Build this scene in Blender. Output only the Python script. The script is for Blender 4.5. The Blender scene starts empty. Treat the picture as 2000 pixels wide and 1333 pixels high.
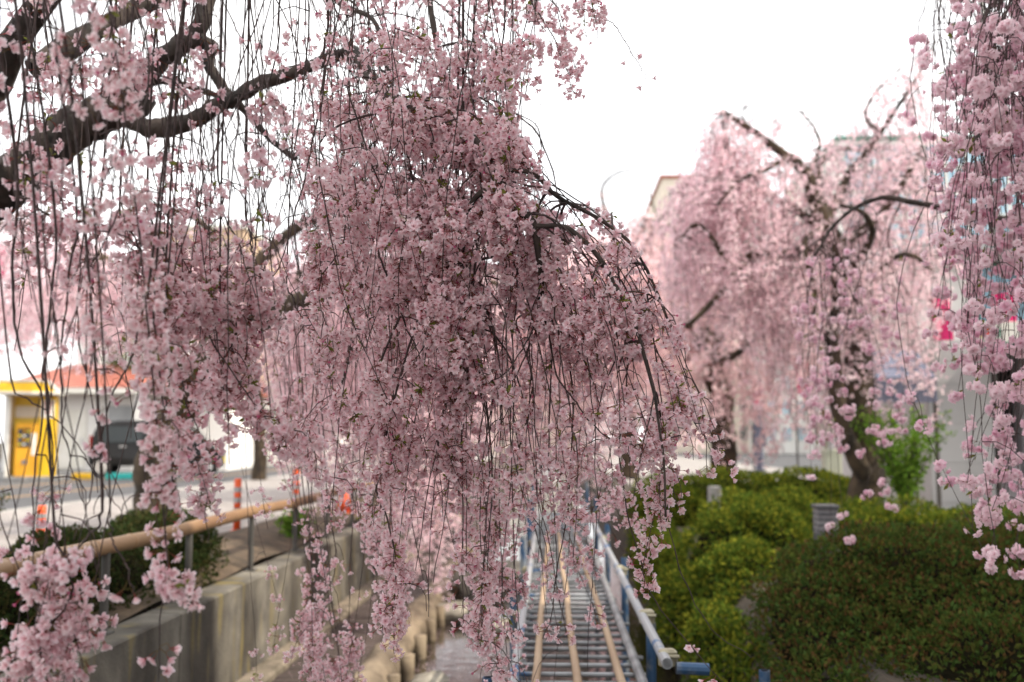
import bpy, math
import numpy as np
from mathutils import Matrix, Vector, Euler

R = math.radians
rng = np.random.default_rng(7)
scene = bpy.context.scene
C = scene.collection

# ------------------------------------------------------------------ camera
CAM = Vector((0, 0, 1.1))
FPX = 1944.0                                  # focal length in pixels of a 2000 px wide frame (35 mm lens)
cam_d = bpy.data.cameras.new('camera')
cam_d.lens = 35.0; cam_d.sensor_width = 36.0
cam_d.clip_start = 0.05; cam_d.clip_end = 2000
cam_d.dof.use_dof = True
cam_d.dof.focus_distance = 2.9
cam_d.dof.aperture_fstop = 2.2
cam_d.dof.aperture_blades = 0
cam = bpy.data.objects.new('camera', cam_d); C.objects.link(cam)
cam.location = CAM
cam.rotation_euler = (R(90 + 5.76), 0, R(2.2))
scene.camera = cam
CM = np.array(Euler((R(90 + 5.76), 0, R(2.2))).to_matrix())
CAMV = np.array(CAM)

# ------------------------------------------------------------------ world
SUN_DIR = np.array([0.62, -0.10, 0.66]); SUN_DIR /= np.linalg.norm(SUN_DIR)   # towards the sun
w = bpy.data.worlds.new('World'); scene.world = w; w.use_nodes = True
nt = w.node_tree; nt.nodes.clear()
out = nt.nodes.new('ShaderNodeOutputWorld'); bg = nt.nodes.new('ShaderNodeBackground')
sky = nt.nodes.new('ShaderNodeTexSky'); sky.sky_type = 'NISHITA'; sky.sun_disc = False
sky.sun_elevation = math.asin(SUN_DIR[2]); sky.sun_rotation = math.atan2(SUN_DIR[0], SUN_DIR[1])
sky.dust_density = 3.0
tc = nt.nodes.new('ShaderNodeTexCoord'); ns = nt.nodes.new('ShaderNodeTexNoise')
ns.inputs['Scale'].default_value = 2.2; ns.inputs['Detail'].default_value = 5
mr = nt.nodes.new('ShaderNodeMapRange'); mr.inputs[1].default_value = 0.35; mr.inputs[2].default_value = 0.62
mr.inputs[3].default_value = 0.74; mr.inputs[4].default_value = 0.95
mx = nt.nodes.new('ShaderNodeMix'); mx.data_type = 'RGBA'
mx.inputs[7].default_value = (10.9, 10.8, 10.8, 1)         # thin bright cloud
nt.links.new(tc.outputs['Generated'], ns.inputs['Vector']); nt.links.new(ns.outputs['Fac'], mr.inputs[0])
nt.links.new(mr.outputs[0], mx.inputs[0]); nt.links.new(sky.outputs[0], mx.inputs[6])
nt.links.new(mx.outputs[2], bg.inputs['Color']); bg.inputs['Strength'].default_value = 0.1
nt.links.new(bg.outputs[0], out.inputs[0])

sun_d = bpy.data.lights.new('sun', 'SUN'); sun_d.energy = 2.6; sun_d.angle = R(0.6); sun_d.color = (1.0, 0.90, 0.76)
sun = bpy.data.objects.new('sun', sun_d); C.objects.link(sun)
sun.rotation_euler = Vector(SUN_DIR).to_track_quat('Z', 'Y').to_euler(); sun.location = (20, -5, 30)

scene.view_settings.view_transform = 'Standard'; scene.view_settings.look = 'None'
scene.view_settings.gamma = 1; scene.view_settings.exposure = 1.05
scene.render.engine = 'CYCLES'
scene.cycles.use_denoising = True
scene.cycles.max_bounces = 8; scene.cycles.transmission_bounces = 6; scene.cycles.diffuse_bounces = 5
scene.cycles.glossy_bounces = 3; scene.cycles.transparent_max_bounces = 6

# ------------------------------------------------------------------ helpers
def P(px, py, Y):
    """point of the place seen at photo pixel (px, py) whose distance ahead is Y metres"""
    d = CM @ np.array([(px - 1000) / FPX, -(py - 666.5) / FPX, -1.0])
    return CAMV + d * (Y / d[1])

def PX(p):
    q = (np.atleast_2d(p) - CAMV) @ CM
    z = np.maximum(-q[:, 2], 1e-3)
    return 1000 + FPX * q[:, 0] / z, 666.5 - FPX * q[:, 1] / z, -q[:, 2]

def nmat(name):
    m = bpy.data.materials.new(name); m.use_nodes = True
    t = m.node_tree; t.nodes.clear()
    o = t.nodes.new('ShaderNodeOutputMaterial')
    return m, t, o

def mat(name, c1, c2=None, scale=8.0, rough=0.7, metal=0.0, bump=0.0, bscale=None, stretch=(1, 1, 1), lo=0.35, hi=0.65,
        spec=0.4, coat=0.0, detail=6):
    m, t, o = nmat(name)
    b = t.nodes.new('ShaderNodeBsdfPrincipled')
    b.inputs['Roughness'].default_value = rough; b.inputs['Metallic'].default_value = metal
    b.inputs['Specular IOR Level'].default_value = spec; b.inputs['Coat Weight'].default_value = coat
    t.links.new(b.outputs[0], o.inputs[0])
    if c2 is None:
        c2 = tuple(x * 0.8 for x in c1)
    tcn = t.nodes.new('ShaderNodeTexCoord'); mp = t.nodes.new('ShaderNodeMapping')
    mp.inputs['Scale'].default_value = stretch
    n = t.nodes.new('ShaderNodeTexNoise'); n.inputs['Scale'].default_value = scale; n.inputs['Detail'].default_value = detail
    r = t.nodes.new('ShaderNodeValToRGB')
    r.color_ramp.elements[0].position = lo; r.color_ramp.elements[1].position = hi
    r.color_ramp.elements[0].color = (*c2, 1); r.color_ramp.elements[1].color = (*c1, 1)
    t.links.new(tcn.outputs['Object'], mp.inputs[0]); t.links.new(mp.outputs[0], n.inputs['Vector'])
    t.links.new(n.outputs['Fac'], r.inputs[0]); t.links.new(r.outputs[0], b.inputs['Base Color'])
    if bump:
        n2 = t.nodes.new('ShaderNodeTexNoise'); n2.inputs['Scale'].default_value = bscale or scale * 4
        n2.inputs['Detail'].default_value = 5
        bp = t.nodes.new('ShaderNodeBump'); bp.inputs['Strength'].default_value = bump; bp.inputs['Distance'].default_value = 0.02
        t.links.new(mp.outputs[0], n2.inputs['Vector']); t.links.new(n2.outputs['Fac'], bp.inputs['Height'])
        t.links.new(bp.outputs[0], b.inputs['Normal'])
    return m

def petal_mat(name, trans=0.45, gain=(1, 1, 1)):
    m, t, o = nmat(name)
    a = t.nodes.new('ShaderNodeAttribute'); a.attribute_name = 'Col'
    g = t.nodes.new('ShaderNodeMix'); g.data_type = 'RGBA'; g.blend_type = 'MULTIPLY'; g.inputs[0].default_value = 1
    g.inputs[7].default_value = (*gain, 1)
    t.links.new(a.outputs['Color'], g.inputs[6])
    d = t.nodes.new('ShaderNodeBsdfDiffuse'); tr = t.nodes.new('ShaderNodeBsdfTranslucent')
    mxs = t.nodes.new('ShaderNodeMixShader'); mxs.inputs[0].default_value = trans
    t.links.new(g.outputs[2], d.inputs[0]); t.links.new(g.outputs[2], tr.inputs[0])
    t.links.new(d.outputs[0], mxs.inputs[1]); t.links.new(tr.outputs[0], mxs.inputs[2])
    t.links.new(mxs.outputs[0], o.inputs[0])
    return m

M = {}
M['bark'] = mat('bark', (0.075, 0.055, 0.045), (0.022, 0.018, 0.016), 9, 0.9, bump=0.9, bscale=26, stretch=(1, 1, 0.5))
M['bark_mossy'] = mat('bark_mossy', (0.085, 0.06, 0.036), (0.022, 0.017, 0.012), 7, 0.95, bump=1.0, bscale=20, stretch=(1, 1, 0.6))
M['twig'] = mat('twig', (0.085, 0.055, 0.050), (0.034, 0.024, 0.023), 30, 0.8, bump=0.4, bscale=90)
M['petal'] = petal_mat('petal', 0.54)
M['leaf'] = petal_mat('leaf_surface', 0.3)
M['concrete'] = None
M['bamboo'] = mat('bamboo', (0.29, 0.18, 0.092), (0.185, 0.105, 0.055), 3, 0.5, bump=0.15, bscale=40, stretch=(1, 0.25, 1))
M['bamboo_joint'] = mat('bamboo_joint', (0.33, 0.20, 0.10), (0.2, 0.11, 0.05), 8, 0.6)
M['post'] = mat('post_metal', (0.10, 0.095, 0.085), (0.06, 0.055, 0.05), 6, 0.6)
M['deckwood'] = mat('deck_wood', (0.085, 0.062, 0.052), (0.035, 0.026, 0.023), 4, 0.75, bump=0.4, bscale=30, stretch=(0.6, 8, 8))
M['log'] = mat('log', (0.26, 0.205, 0.14), (0.075, 0.055, 0.038), 4, 0.9, bump=0.8, bscale=14, stretch=(1, 0.5, 1))
M['stone'] = mat('stone', (0.36, 0.33, 0.27), (0.17, 0.155, 0.13), 5, 0.9, bump=0.7, bscale=18)
M['kerbstone'] = mat('kerb_stone', (0.24, 0.20, 0.15), (0.10, 0.085, 0.06), 6, 0.9, bump=0.5, bscale=20)
M['pipe'] = mat('worn_pipe', (0.27, 0.275, 0.28), (0.11, 0.115, 0.12), 5, 0.5, metal=0.25, bump=0.1, bscale=60)
M['pipe_blue'] = mat('worn_blue_pipe', (0.035, 0.085, 0.17), (0.20, 0.22, 0.24), 6, 0.5, metal=0.2, lo=0.42, hi=0.52, bump=0.1, bscale=50)
M['pipe_patch'] = mat('patchy_pipe', (0.30, 0.31, 0.32), (0.06, 0.13, 0.25), 4, 0.5, metal=0.25, lo=0.36, hi=0.42, bump=0.1, bscale=50)
M['clamp'] = mat('clamp_zinc', (0.42, 0.39, 0.28), (0.25, 0.22, 0.15), 20, 0.5, metal=0.5)
M['pole'] = mat('peeled_pole', (0.36, 0.26, 0.17), (0.25, 0.165, 0.10), 3, 0.7, bump=0.2, bscale=30, stretch=(1, 0.3, 1))
M['soil'] = mat('soil', (0.065, 0.05, 0.034), (0.03, 0.024, 0.017), 3, 0.95, bump=0.8, bscale=20)
M['asphalt'] = mat('asphalt', (0.085, 0.085, 0.088), (0.065, 0.065, 0.068), 2, 0.9, bump=0.2, bscale=150)
M['lot'] = mat('parking_asphalt', (0.105, 0.105, 0.105), (0.085, 0.085, 0.085), 1.5, 0.9)
M['line'] = mat('road_paint_orange', (0.62, 0.32, 0.08), (0.38, 0.24, 0.10), 5, 0.8)
M['line_w'] = mat('road_paint_white', (0.7, 0.7, 0.68), (0.5, 0.5, 0.48), 5, 0.8)
M['white'] = mat('white_render', (0.80, 0.79, 0.75), (0.72, 0.70, 0.66), 0.8, 0.85)
M['cream'] = mat('cream_render', (0.70, 0.62, 0.52), (0.62, 0.55, 0.45), 0.6, 0.85)
M['greywall'] = mat('grey_panel_wall', (0.50, 0.50, 0.49), (0.44, 0.44, 0.43), 0.9, 0.8)
M['tan'] = mat('tan_tile_wall', (0.55, 0.40, 0.28), (0.46, 0.33, 0.22), 0.8, 0.85)
M['redroof'] = mat('red_brown_roof', (0.34, 0.105, 0.065), (0.26, 0.075, 0.05), 2, 0.7)
M['glass'] = mat('window_glass', (0.03, 0.038, 0.04), (0.02, 0.026, 0.028), 0.5, 0.12, spec=0.4)
M['glass_sky'] = mat('blue_curtain_glass', (0.30, 0.46, 0.55), (0.22, 0.38, 0.48), 0.3, 0.12, spec=0.9, metal=0.15)
M['shutter'] = mat('grey_shutter', (0.36, 0.37, 0.37), (0.30, 0.31, 0.31), 2, 0.6)
M['dark'] = mat('dark_interior', (0.03, 0.028, 0.026), (0.018, 0.016, 0.015), 1, 0.9)  # interior shade put into the colour; also plain black of the button panel
M['yellow'] = mat('yellow_paint', (0.80, 0.50, 0.015), (0.74, 0.45, 0.01), 1, 0.45)
M['yellow_pale'] = mat('yellow_panel', (0.78, 0.60, 0.08), (0.70, 0.52, 0.05), 2, 0.5)
M['orange_panel'] = mat('orange_panel', (0.80, 0.40, 0.02), (0.72, 0.34, 0.02), 2, 0.5)
M['paper'] = mat('white_panel', (0.78, 0.76, 0.70), (0.70, 0.68, 0.60), 3, 0.6)
M['redink'] = mat('red_ink', (0.60, 0.06, 0.04), (0.5, 0.05, 0.03), 3, 0.6)
M['carblack'] = mat('black_car_paint', (0.012, 0.012, 0.013), (0.009, 0.009, 0.010), 1, 0.4, coat=0.1, spec=0.3)
M['tyre'] = mat('tyre_rubber', (0.02, 0.02, 0.02), (0.014, 0.014, 0.014), 9, 0.9)
M['rim'] = mat('wheel_rim', (0.62, 0.62, 0.62), (0.45, 0.45, 0.45), 6, 0.35, metal=0.4)
M['lamp'] = mat('lamp_glass', (0.7, 0.7, 0.68), (0.6, 0.6, 0.58), 3, 0.15)
M['tail'] = mat('tail_lamp', (0.35, 0.02, 0.02), (0.25, 0.01, 0.01), 3, 0.2)
M['plate'] = mat('yellow_plate', (0.85, 0.66, 0.03), (0.8, 0.6, 0.02), 3, 0.5)
M['teal'] = mat('teal_paint', (0.02, 0.42, 0.38), (0.02, 0.36, 0.33), 3, 0.5)
M['delin'] = mat('orange_delineator', (0.82, 0.12, 0.025), (0.72, 0.09, 0.02), 4, 0.5)
M['reflect'] = mat('silver_band', (0.45, 0.45, 0.46), (0.38, 0.38, 0.38), 4, 0.3, metal=0.4)
M['pinkcloth'] = petal_mat('pink_banner_cloth', 0.35)
M['green_trim'] = mat('green_trim', (0.02, 0.20, 0.13), (0.015, 0.16, 0.10), 3, 0.5)
M['tarp'] = mat('slate_awning_cloth', (0.15, 0.16, 0.22), (0.11, 0.12, 0.17), 2, 0.85)
M['lampbody'] = mat('charcoal_lamp_body', (0.075, 0.075, 0.085), (0.055, 0.055, 0.06), 5, 0.6)
M['mesh_grey'] = mat('grey_lattice', (0.22, 0.21, 0.22), (0.16, 0.15, 0.16), 30, 0.6)
M['granite'] = mat('granite_post', (0.34, 0.33, 0.31), (0.24, 0.235, 0.22), 20, 0.8)
M['signpole'] = mat('pale_green_pole', (0.50, 0.53, 0.42), (0.44, 0.47, 0.36), 3, 0.6)
M['wire'] = mat('cable_black', (0.03, 0.03, 0.03), None, 3, 0.7)
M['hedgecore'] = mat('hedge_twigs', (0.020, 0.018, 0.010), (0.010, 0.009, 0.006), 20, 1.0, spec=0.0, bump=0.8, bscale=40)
M['mulch'] = mat('planting_soil', (0.12, 0.085, 0.055), (0.05, 0.038, 0.025), 6, 0.95, bump=0.8, bscale=30)

def concrete_mat():
    m, t, o = nmat('stained_concrete')
    b = t.nodes.new('ShaderNodeBsdfPrincipled'); b.inputs['Roughness'].default_value = 0.92
    t.links.new(b.outputs[0], o.inputs[0])
    tcn = t.nodes.new('ShaderNodeTexCoord')
    def noise(scale, st, det=6):
        mp = t.nodes.new('ShaderNodeMapping'); mp.inputs['Scale'].default_value = st
        n = t.nodes.new('ShaderNodeTexNoise'); n.inputs['Scale'].default_value = scale; n.inputs['Detail'].default_value = det
        t.links.new(tcn.outputs['Object'], mp.inputs[0]); t.links.new(mp.outputs[0], n.inputs['Vector']); return n
    def ramp(n, p0, c0, p1, c1):
        r = t.nodes.new('ShaderNodeValToRGB'); e = r.color_ramp.elements
        e[0].position = p0; e[1].position = p1; e[0].color = (*c0, 1); e[1].color = (*c1, 1)
        t.links.new(n.outputs['Fac'], r.inputs[0]); return r
    base = ramp(noise(5, (1, 1, 1)), .3, (0.11, 0.10, 0.085), .7, (0.245, 0.225, 0.18))
    streak = ramp(noise(1.5, (1, 1.3, 0.42), 11), .34, (1, 1, 1), .62, (0.22, 0.20, 0.18))     # long run-down stains
    moss = ramp(noise(3.4, (1, 1.6, 0.4)), .56, (0, 0, 0), .70, (0.8, 0.8, 0.8))
    a = t.nodes.new('ShaderNodeMix'); a.data_type = 'RGBA'; a.blend_type = 'MULTIPLY'; a.inputs[0].default_value = 0.9
    t.links.new(base.outputs[0], a.inputs[6]); t.links.new(streak.outputs[0], a.inputs[7])
    g = t.nodes.new('ShaderNodeMix'); g.data_type = 'RGBA'
    g.inputs[7].default_value = (0.20, 0.155, 0.045, 1)
    t.links.new(moss.outputs[0], g.inputs[0]); t.links.new(a.outputs[2], g.inputs[6])
    t.links.new(g.outputs[2], b.inputs['Base Color'])
    n2 = noise(45, (1, 1, 1)); bp = t.nodes.new('ShaderNodeBump'); bp.inputs['Strength'].default_value = 0.5; bp.inputs['Distance'].default_value = 0.01
    t.links.new(n2.outputs['Fac'], bp.inputs['Height']); t.links.new(bp.outputs[0], b.inputs['Normal'])
    return m
M['concrete'] = concrete_mat()

def paving_mat():
    m, t, o = nmat('pale_paving')
    b = t.nodes.new('ShaderNodeBsdfPrincipled'); b.inputs['Roughness'].default_value = 0.85
    t.links.new(b.outputs[0], o.inputs[0])
    tcn = t.nodes.new('ShaderNodeTexCoord'); br = t.nodes.new('ShaderNodeTexBrick')
    br.inputs['Scale'].default_value = 1.0; br.inputs['Brick Width'].default_value = 0.3; br.inputs['Row Height'].default_value = 0.3
    br.inputs['Mortar Size'].default_value = 0.006
    br.inputs['Color1'].default_value = (0.31, 0.285, 0.265, 1); br.inputs['Color2'].default_value = (0.26, 0.24, 0.225, 1)
    br.inputs['Mortar'].default_value = (0.24, 0.22, 0.20, 1)
    n = t.nodes.new('ShaderNodeTexNoise'); n.inputs['Scale'].default_value = 1.7; n.inputs['Detail'].default_value = 8
    r = t.nodes.new('ShaderNodeValToRGB'); r.color_ramp.elements[0].position = .3; r.color_ramp.elements[0].color = (.72, .7, .68, 1)
    r.color_ramp.elements[1].position = .6
    t.links.new(tcn.outputs['Object'], n.inputs['Vector']); t.links.new(n.outputs['Fac'], r.inputs[0])
    a = t.nodes.new('ShaderNodeMix'); a.data_type = 'RGBA'; a.blend_type = 'MULTIPLY'; a.inputs[0].default_value = 1
    t.links.new(tcn.outputs['Object'], br.inputs['Vector']); t.links.new(br.outputs['Color'], a.inputs[6]); t.links.new(r.outputs[0], a.inputs[7])
    t.links.new(a.outputs[2], b.inputs['Base Color'])
    return m
M['paving'] = paving_mat()

def water_mat():
    m, t, o = nmat('stream_water')
    b = t.nodes.new('ShaderNodeBsdfPrincipled'); b.inputs['Roughness'].default_value = 0.06
    b.inputs['Base Color'].default_value = (0.018, 0.014, 0.009, 1); b.inputs['Specular IOR Level'].default_value = 0.5
    tcn = t.nodes.new('ShaderNodeTexCoord'); n = t.nodes.new('ShaderNodeTexNoise'); n.inputs['Scale'].default_value = 7; n.inputs['Detail'].default_value = 3
    bp = t.nodes.new('ShaderNodeBump'); bp.inputs['Strength'].default_value = 0.25; bp.inputs['Distance'].default_value = 0.02
    t.links.new(tcn.outputs['Object'], n.inputs['Vector']); t.links.new(n.outputs['Fac'], bp.inputs['Height'])
    t.links.new(bp.outputs[0], b.inputs['Normal']); t.links.new(b.outputs[0], o.inputs[0])
    return m
M['water'] = water_mat()

class MB:
    """collects vertices and faces for one mesh"""
    def __init__(s): s.v = []; s.f = []
    def add(s, vs, fs):
        k = len(s.v); s.v += [tuple(map(float, p)) for p in vs]; s.f += [tuple(i + k for i in f) for f in fs]; return s
    def box(s, c, d, rz=0.0, ch=0.0):
        """box centred c, size d, chamfered vertical/top edges when ch > 0"""
        hx, hy, hz = d[0] / 2, d[1] / 2, d[2] / 2
        if ch <= 0:
            vs = [(x, y, z) for z in (-hz, hz) for x, y in ((-hx, -hy), (hx, -hy), (hx, hy), (-hx, hy))]
            fs = [(3, 2, 1, 0), (4, 5, 6, 7)] + [(i, (i + 1) % 4, 4 + (i + 1) % 4, 4 + i) for i in range(4)]
        else:
            oc = [(-hx + ch, -hy), (hx - ch, -hy), (hx, -hy + ch), (hx, hy - ch), (hx - ch, hy), (-hx + ch, hy), (-hx, hy - ch), (-hx, -hy + ch)]
            ic = [(x * (hx - ch) / hx, y * (hy - ch) / hy) for x, y in oc]
            vs = [(x, y, -hz) for x, y in oc] + [(x, y, hz - ch) for x, y in oc] + [(x, y, hz) for x, y in ic]
            fs = [tuple(range(7, -1, -1)), tuple(range(16, 24))]
            for l in (0, 8):
                fs += [(l + i, l + (i + 1) % 8, l + 8 + (i + 1) % 8, l + 8 + i) for i in range(8)]
        cs, sn = math.cos(rz), math.sin(rz)
        vs = [(c[0] + x * cs - y * sn, c[1] + x * sn + y * cs, c[2] + z) for x, y, z in vs]
        return s.add(vs, fs)
    def tube(s, pts, rad, n=8, cap=True):
        v, f = tube_arrays(np.array(pts, float), rad, n)
        k = len(s.v); s.add(v, [tuple(q) for q in f])
        if cap:
            m = len(v)
            s.f.append(tuple(k + i for i in range(n - 1, -1, -1))); s.f.append(tuple(k + m - n + i for i in range(n)))
        return s
    def build(s, name, m, parent=None, smooth=False, loc=None):
        me = bpy.data.meshes.new(name); me.from_pydata(s.v, [], s.f); me.update()
        if smooth: me.polygons.foreach_set('use_smooth', [True] * len(me.polygons))
        return link(name, me, m, parent, loc)

def link(name, me, m, parent=None, loc=None):
    if m is not None and not me.materials: me.materials.append(m)
    o = bpy.data.objects.new(name, me); C.objects.link(o)
    if loc is not None: o.location = loc
    if parent is not None: o.parent = parent
    return o

def tag(o, label=None, cat=None, group=None, kind=None):
    if label: o['label'] = label
    if cat: o['category'] = cat
    if group: o['group'] = group
    if kind: o['kind'] = kind
    return o

def empty(name, loc=(0, 0, 0), rz=0.0):
    o = bpy.data.objects.new(name, None); C.objects.link(o); o.location = loc; o.rotation_euler = (0, 0, rz)
    o.empty_display_size = 0.2
    return o

def at_world(child, root):
    """child mesh was built in world coordinates: keep it there under a placed root"""
    child.parent = root
    child.matrix_parent_inverse = (Matrix.Translation(root.location) @ root.rotation_euler.to_matrix().to_4x4()).inverted()
    return child

def tube_arrays(p, rad, n=5):
    m = len(p); rad = np.broadcast_to(np.asarray(rad, float), (m,))
    t = np.gradient(p, axis=0); t /= np.linalg.norm(t, axis=1, keepdims=True) + 1e-9
    ref = np.array([0.31, 0.87, 0.12]) if abs(t[0] @ np.array([0, 1., 0])) < 0.8 else np.array([1., 0.1, 0.2])
    u = np.empty_like(p); a = ref
    for i in range(m):
        a = a - t[i] * (a @ t[i]); a = a / (np.linalg.norm(a) + 1e-9); u[i] = a
    v = np.cross(t, u)
    ang = np.arange(n) * 2 * math.pi / n
    ring = (p[:, None, :] + rad[:, None, None] * (np.cos(ang)[None, :, None] * u[:, None, :] + np.sin(ang)[None, :, None] * v[:, None, :]))
    V = ring.reshape(-1, 3)
    i = np.arange(m - 1)[:, None] * n; j = np.arange(n)[None, :]
    F = np.stack([i + j, i + (j + 1) % n, i + n + (j + 1) % n, i + n + j], -1).reshape(-1, 4)
    return V, F

def np_mesh(name, V, F, col=None, smooth=False):
    """mesh from numpy: V (n,3), F (m,k) one polygon size, optional point colours"""
    me = bpy.data.meshes.new(name)
    k = F.shape[1]
    me.vertices.add(len(V)); me.vertices.foreach_set('co', np.ascontiguousarray(V, np.float32).ravel())
    me.loops.add(F.size); me.loops.foreach_set('vertex_index', np.ascontiguousarray(F, np.int32).ravel())
    me.polygons.add(len(F)); me.polygons.foreach_set('loop_start', np.arange(0, F.size, k, dtype=np.int32))
    if smooth: me.polygons.foreach_set('use_smooth', np.ones(len(F), bool))
    if col is not None:
        a = me.attributes.new('Col', 'FLOAT_COLOR', 'POINT')
        c4 = np.ones((len(V), 4), np.float32); c4[:, :3] = col
        a.data.foreach_set('color', c4.ravel())
    me.update(calc_edges=True)
    return me

def join_tubes(tubes, n=4):
    Vs, Fs, k = [], [], 0
    for p, r in tubes:
        v, f = tube_arrays(p, r, n); Vs.append(v); Fs.append(f + k); k += len(v)
    return np.concatenate(Vs), np.concatenate(Fs)

def frames(d, spin):
    """rotation matrices whose local z is d, spun by angle"""
    d = d / (np.linalg.norm(d, axis=1, keepdims=True) + 1e-9)
    ref = np.where(np.abs(d[:, 2:3]) < 0.9, np.array([[0., 0, 1]]), np.array([[1., 0, 0]]))
    x = np.cross(ref, d); x /= np.linalg.norm(x, axis=1, keepdims=True) + 1e-9
    y = np.cross(d, x)
    c, s = np.cos(spin)[:, None], np.sin(spin)[:, None]
    return np.stack([x * c + y * s, y * c - x * s, d], -1)

def scatter(variants, vid, pos, rot, scl, tint):
    """one joined set of arrays: many small copies of a few variants"""
    Vs, Fs, Cs, k = [], [], [], 0
    for i, (v, f, c) in enumerate(variants):
        s = np.where(vid == i)[0]
        if not len(s): continue
        V = np.einsum('nij,vj->nvi', rot[s], v) * scl[s][:, None, None] + pos[s][:, None, :]
        n, m = len(s), len(v)
        Fs.append((f[None] + (np.arange(n) * m)[:, None, None] + k).reshape(-1, 3))
        Cs.append(np.clip(c[None] * tint[s][:, None, :], 0, 0.95).reshape(-1, 3)); Vs.append(V.reshape(-1, 3)); k += n * m
    return np.concatenate(Vs), np.concatenate(Fs), np.concatenate(Cs)

def smooth_path(pts, n):
    """Catmull-Rom through points (k, d)"""
    p = np.asarray(pts, float); p = np.vstack([2 * p[0] - p[1], p, 2 * p[-1] - p[-2]])
    out_ = []
    segs = len(p) - 3; per = max(2, n // segs)
    for i in range(segs):
        a, b, c, d = p[i:i + 4]
        t = np.linspace(0, 1, per, endpoint=(i == segs - 1))[:, None]
        out_.append(0.5 * (2 * b + (c - a) * t + (2 * a - 5 * b + 4 * c - d) * t ** 2 + (3 * b - a - 3 * c + d) * t ** 3))
    return np.vstack(out_)

def wobble(p, amp, r_):
    n = len(p); k = r_.normal(0, 1, (n, 3)); k = (k + np.roll(k, 1, 0) + np.roll(k, -1, 0)) / 2
    k[0] = 0; k[-1] *= .5
    return p + k * amp

# ------------------------------------------------------------------ setting
DECK = -0.70; WATER = -0.86
def sheet(name, x0, x1, y0, y1, z, m, kind='structure'):
    mb = MB(); mb.add([(x0, y0, z), (x1, y0, z), (x1, y1, z), (x0, y1, z)], [(0, 1, 2, 3)])
    return tag(mb.build(name, m), kind=kind)

prof = [(-600, 0), (-2.45, 0), (-2.45, -1.1), (1.05, -1.1), (1.25, -0.35), (1.6, -0.02), (600, -0.02)]
mb = MB(); ys = [-60, 0, 6, 12, 24, 60, 200, 1200]
mb.add([(x, y, z) for y in ys for x, z in prof],
       [(j * 7 + i, j * 7 + i + 1, (j + 1) * 7 + i + 1, (j + 1) * 7 + i) for j in range(len(ys) - 1) for i in range(6)])
tag(mb.build('ground', M['soil']), kind='structure')
sheet('stream_water', -1.5, 1.06, -20, 90, WATER, M['water'])
sheet('road', -13.2, -8.2, -60, 300, 0.004, M['asphalt'])
sheet('parking_lot', -60, -13.2, -60, 60, 0.004, M['lot'])
mb = MB(); mb.box((-5.85, 70, 0.0), (4.5, 260, 0.12), 0, 0.01)
tag(mb.build('pavement', M['paving']), kind='structure')
mb = MB(); mb.box((-8.175, 70, 0.0), (0.15, 260, 0.14), 0, 0.012)
tag(mb.build('kerb', M['granite']), kind='structure')
for i, xx in enumerate((-10.6, -13.0)):
    sheet('road_line', xx - 0.06, xx + 0.06, -20, 150, 0.009, M['line'])
sheet('street', 9.5, 30, 22, 200, 0.0, M['asphalt'])
sheet('plaza', 2.0, 9.5, 13.5, 200, 0.006, M['paving'])

# planting bed behind the rail
mb = MB()
xs_ = np.linspace(-3.75, -2.56, 7); ys_ = np.linspace(-4, 40, 90)
hh = lambda x, y: 0.05 + 0.11 * math.sin(math.pi * (x + 3.75) / 1.19) + 0.02 * math.sin(3 * y) * math.cos(5 * x)
mb.add([(x, y, hh(x, y)) for y in ys_ for x in xs_], [(j * 7 + i, j * 7 + i + 1, j * 7 + i + 8, j * 7 + i + 7) for j in range(89) for i in range(6)])
tag(mb.build('planting_bed', M['mulch'], smooth=True), kind='structure')

# concrete retaining wall
wall = empty('concrete_wall', (-2.45, 5, -1.0))
tag(wall, 'long concrete retaining wall streaked with dark stains beside the walkway', 'wall')
y = -2.0
for i in range(7):
    L = 8.3
    mb = MB(); mb.box((-2.44, y + L / 2, -0.5), (0.24, L - 0.012, 1.06), 0, 0.012)
    at_world(mb.build('wall_panel', M['concrete']), wall); y += L
# ledge stones at the wall foot
ledge = empty('stone_ledge', (-2.2, 5, -1.0))
tag(ledge, 'row of low mossy edging stones along the foot of the concrete wall', 'kerb')
y = 3.0
for i in range(40):
    L = float(rng.uniform(.7, 1.1))
    mb = MB(); mb.box((-2.21 + rng.normal(0, .006), y + L / 2, -0.86), (0.21, L - 0.015, 0.43 + rng.normal(0, .008)), 0, 0.02)
    at_world(mb.build('edging_stone', M['kerbstone']), ledge); y += L
# walkway planks
walk = empty('plank_walkway', (-1.8, 8, -1.0))
tag(walk, 'dark weathered plank walkway between the concrete wall and the log edge', 'walkway')
pl = MB(); pl.box((0, 0, 0), (0.60, 0.138, 0.035), 0, 0.005)
pme = pl.build('plank', M['deckwood']); at_world(pme, walk)
for i in range(150):
    o = pme if i == 0 else pme.copy()
    if i: C.objects.link(o)
    o.location = (-1.81 + rng.normal(0, .006), 4.0 + i * 0.147, DECK - .0175 + rng.normal(0, .0025))
    o.rotation_euler = (0, 0, rng.normal(0, .006)); at_world(o, walk)
for xx in (-2.0, -1.62):
    mb = MB(); mb.box((xx, 15, DECK - .2), (0.08, 22, 0.33)); at_world(mb.build('joist', M['deckwood']), walk)

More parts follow.
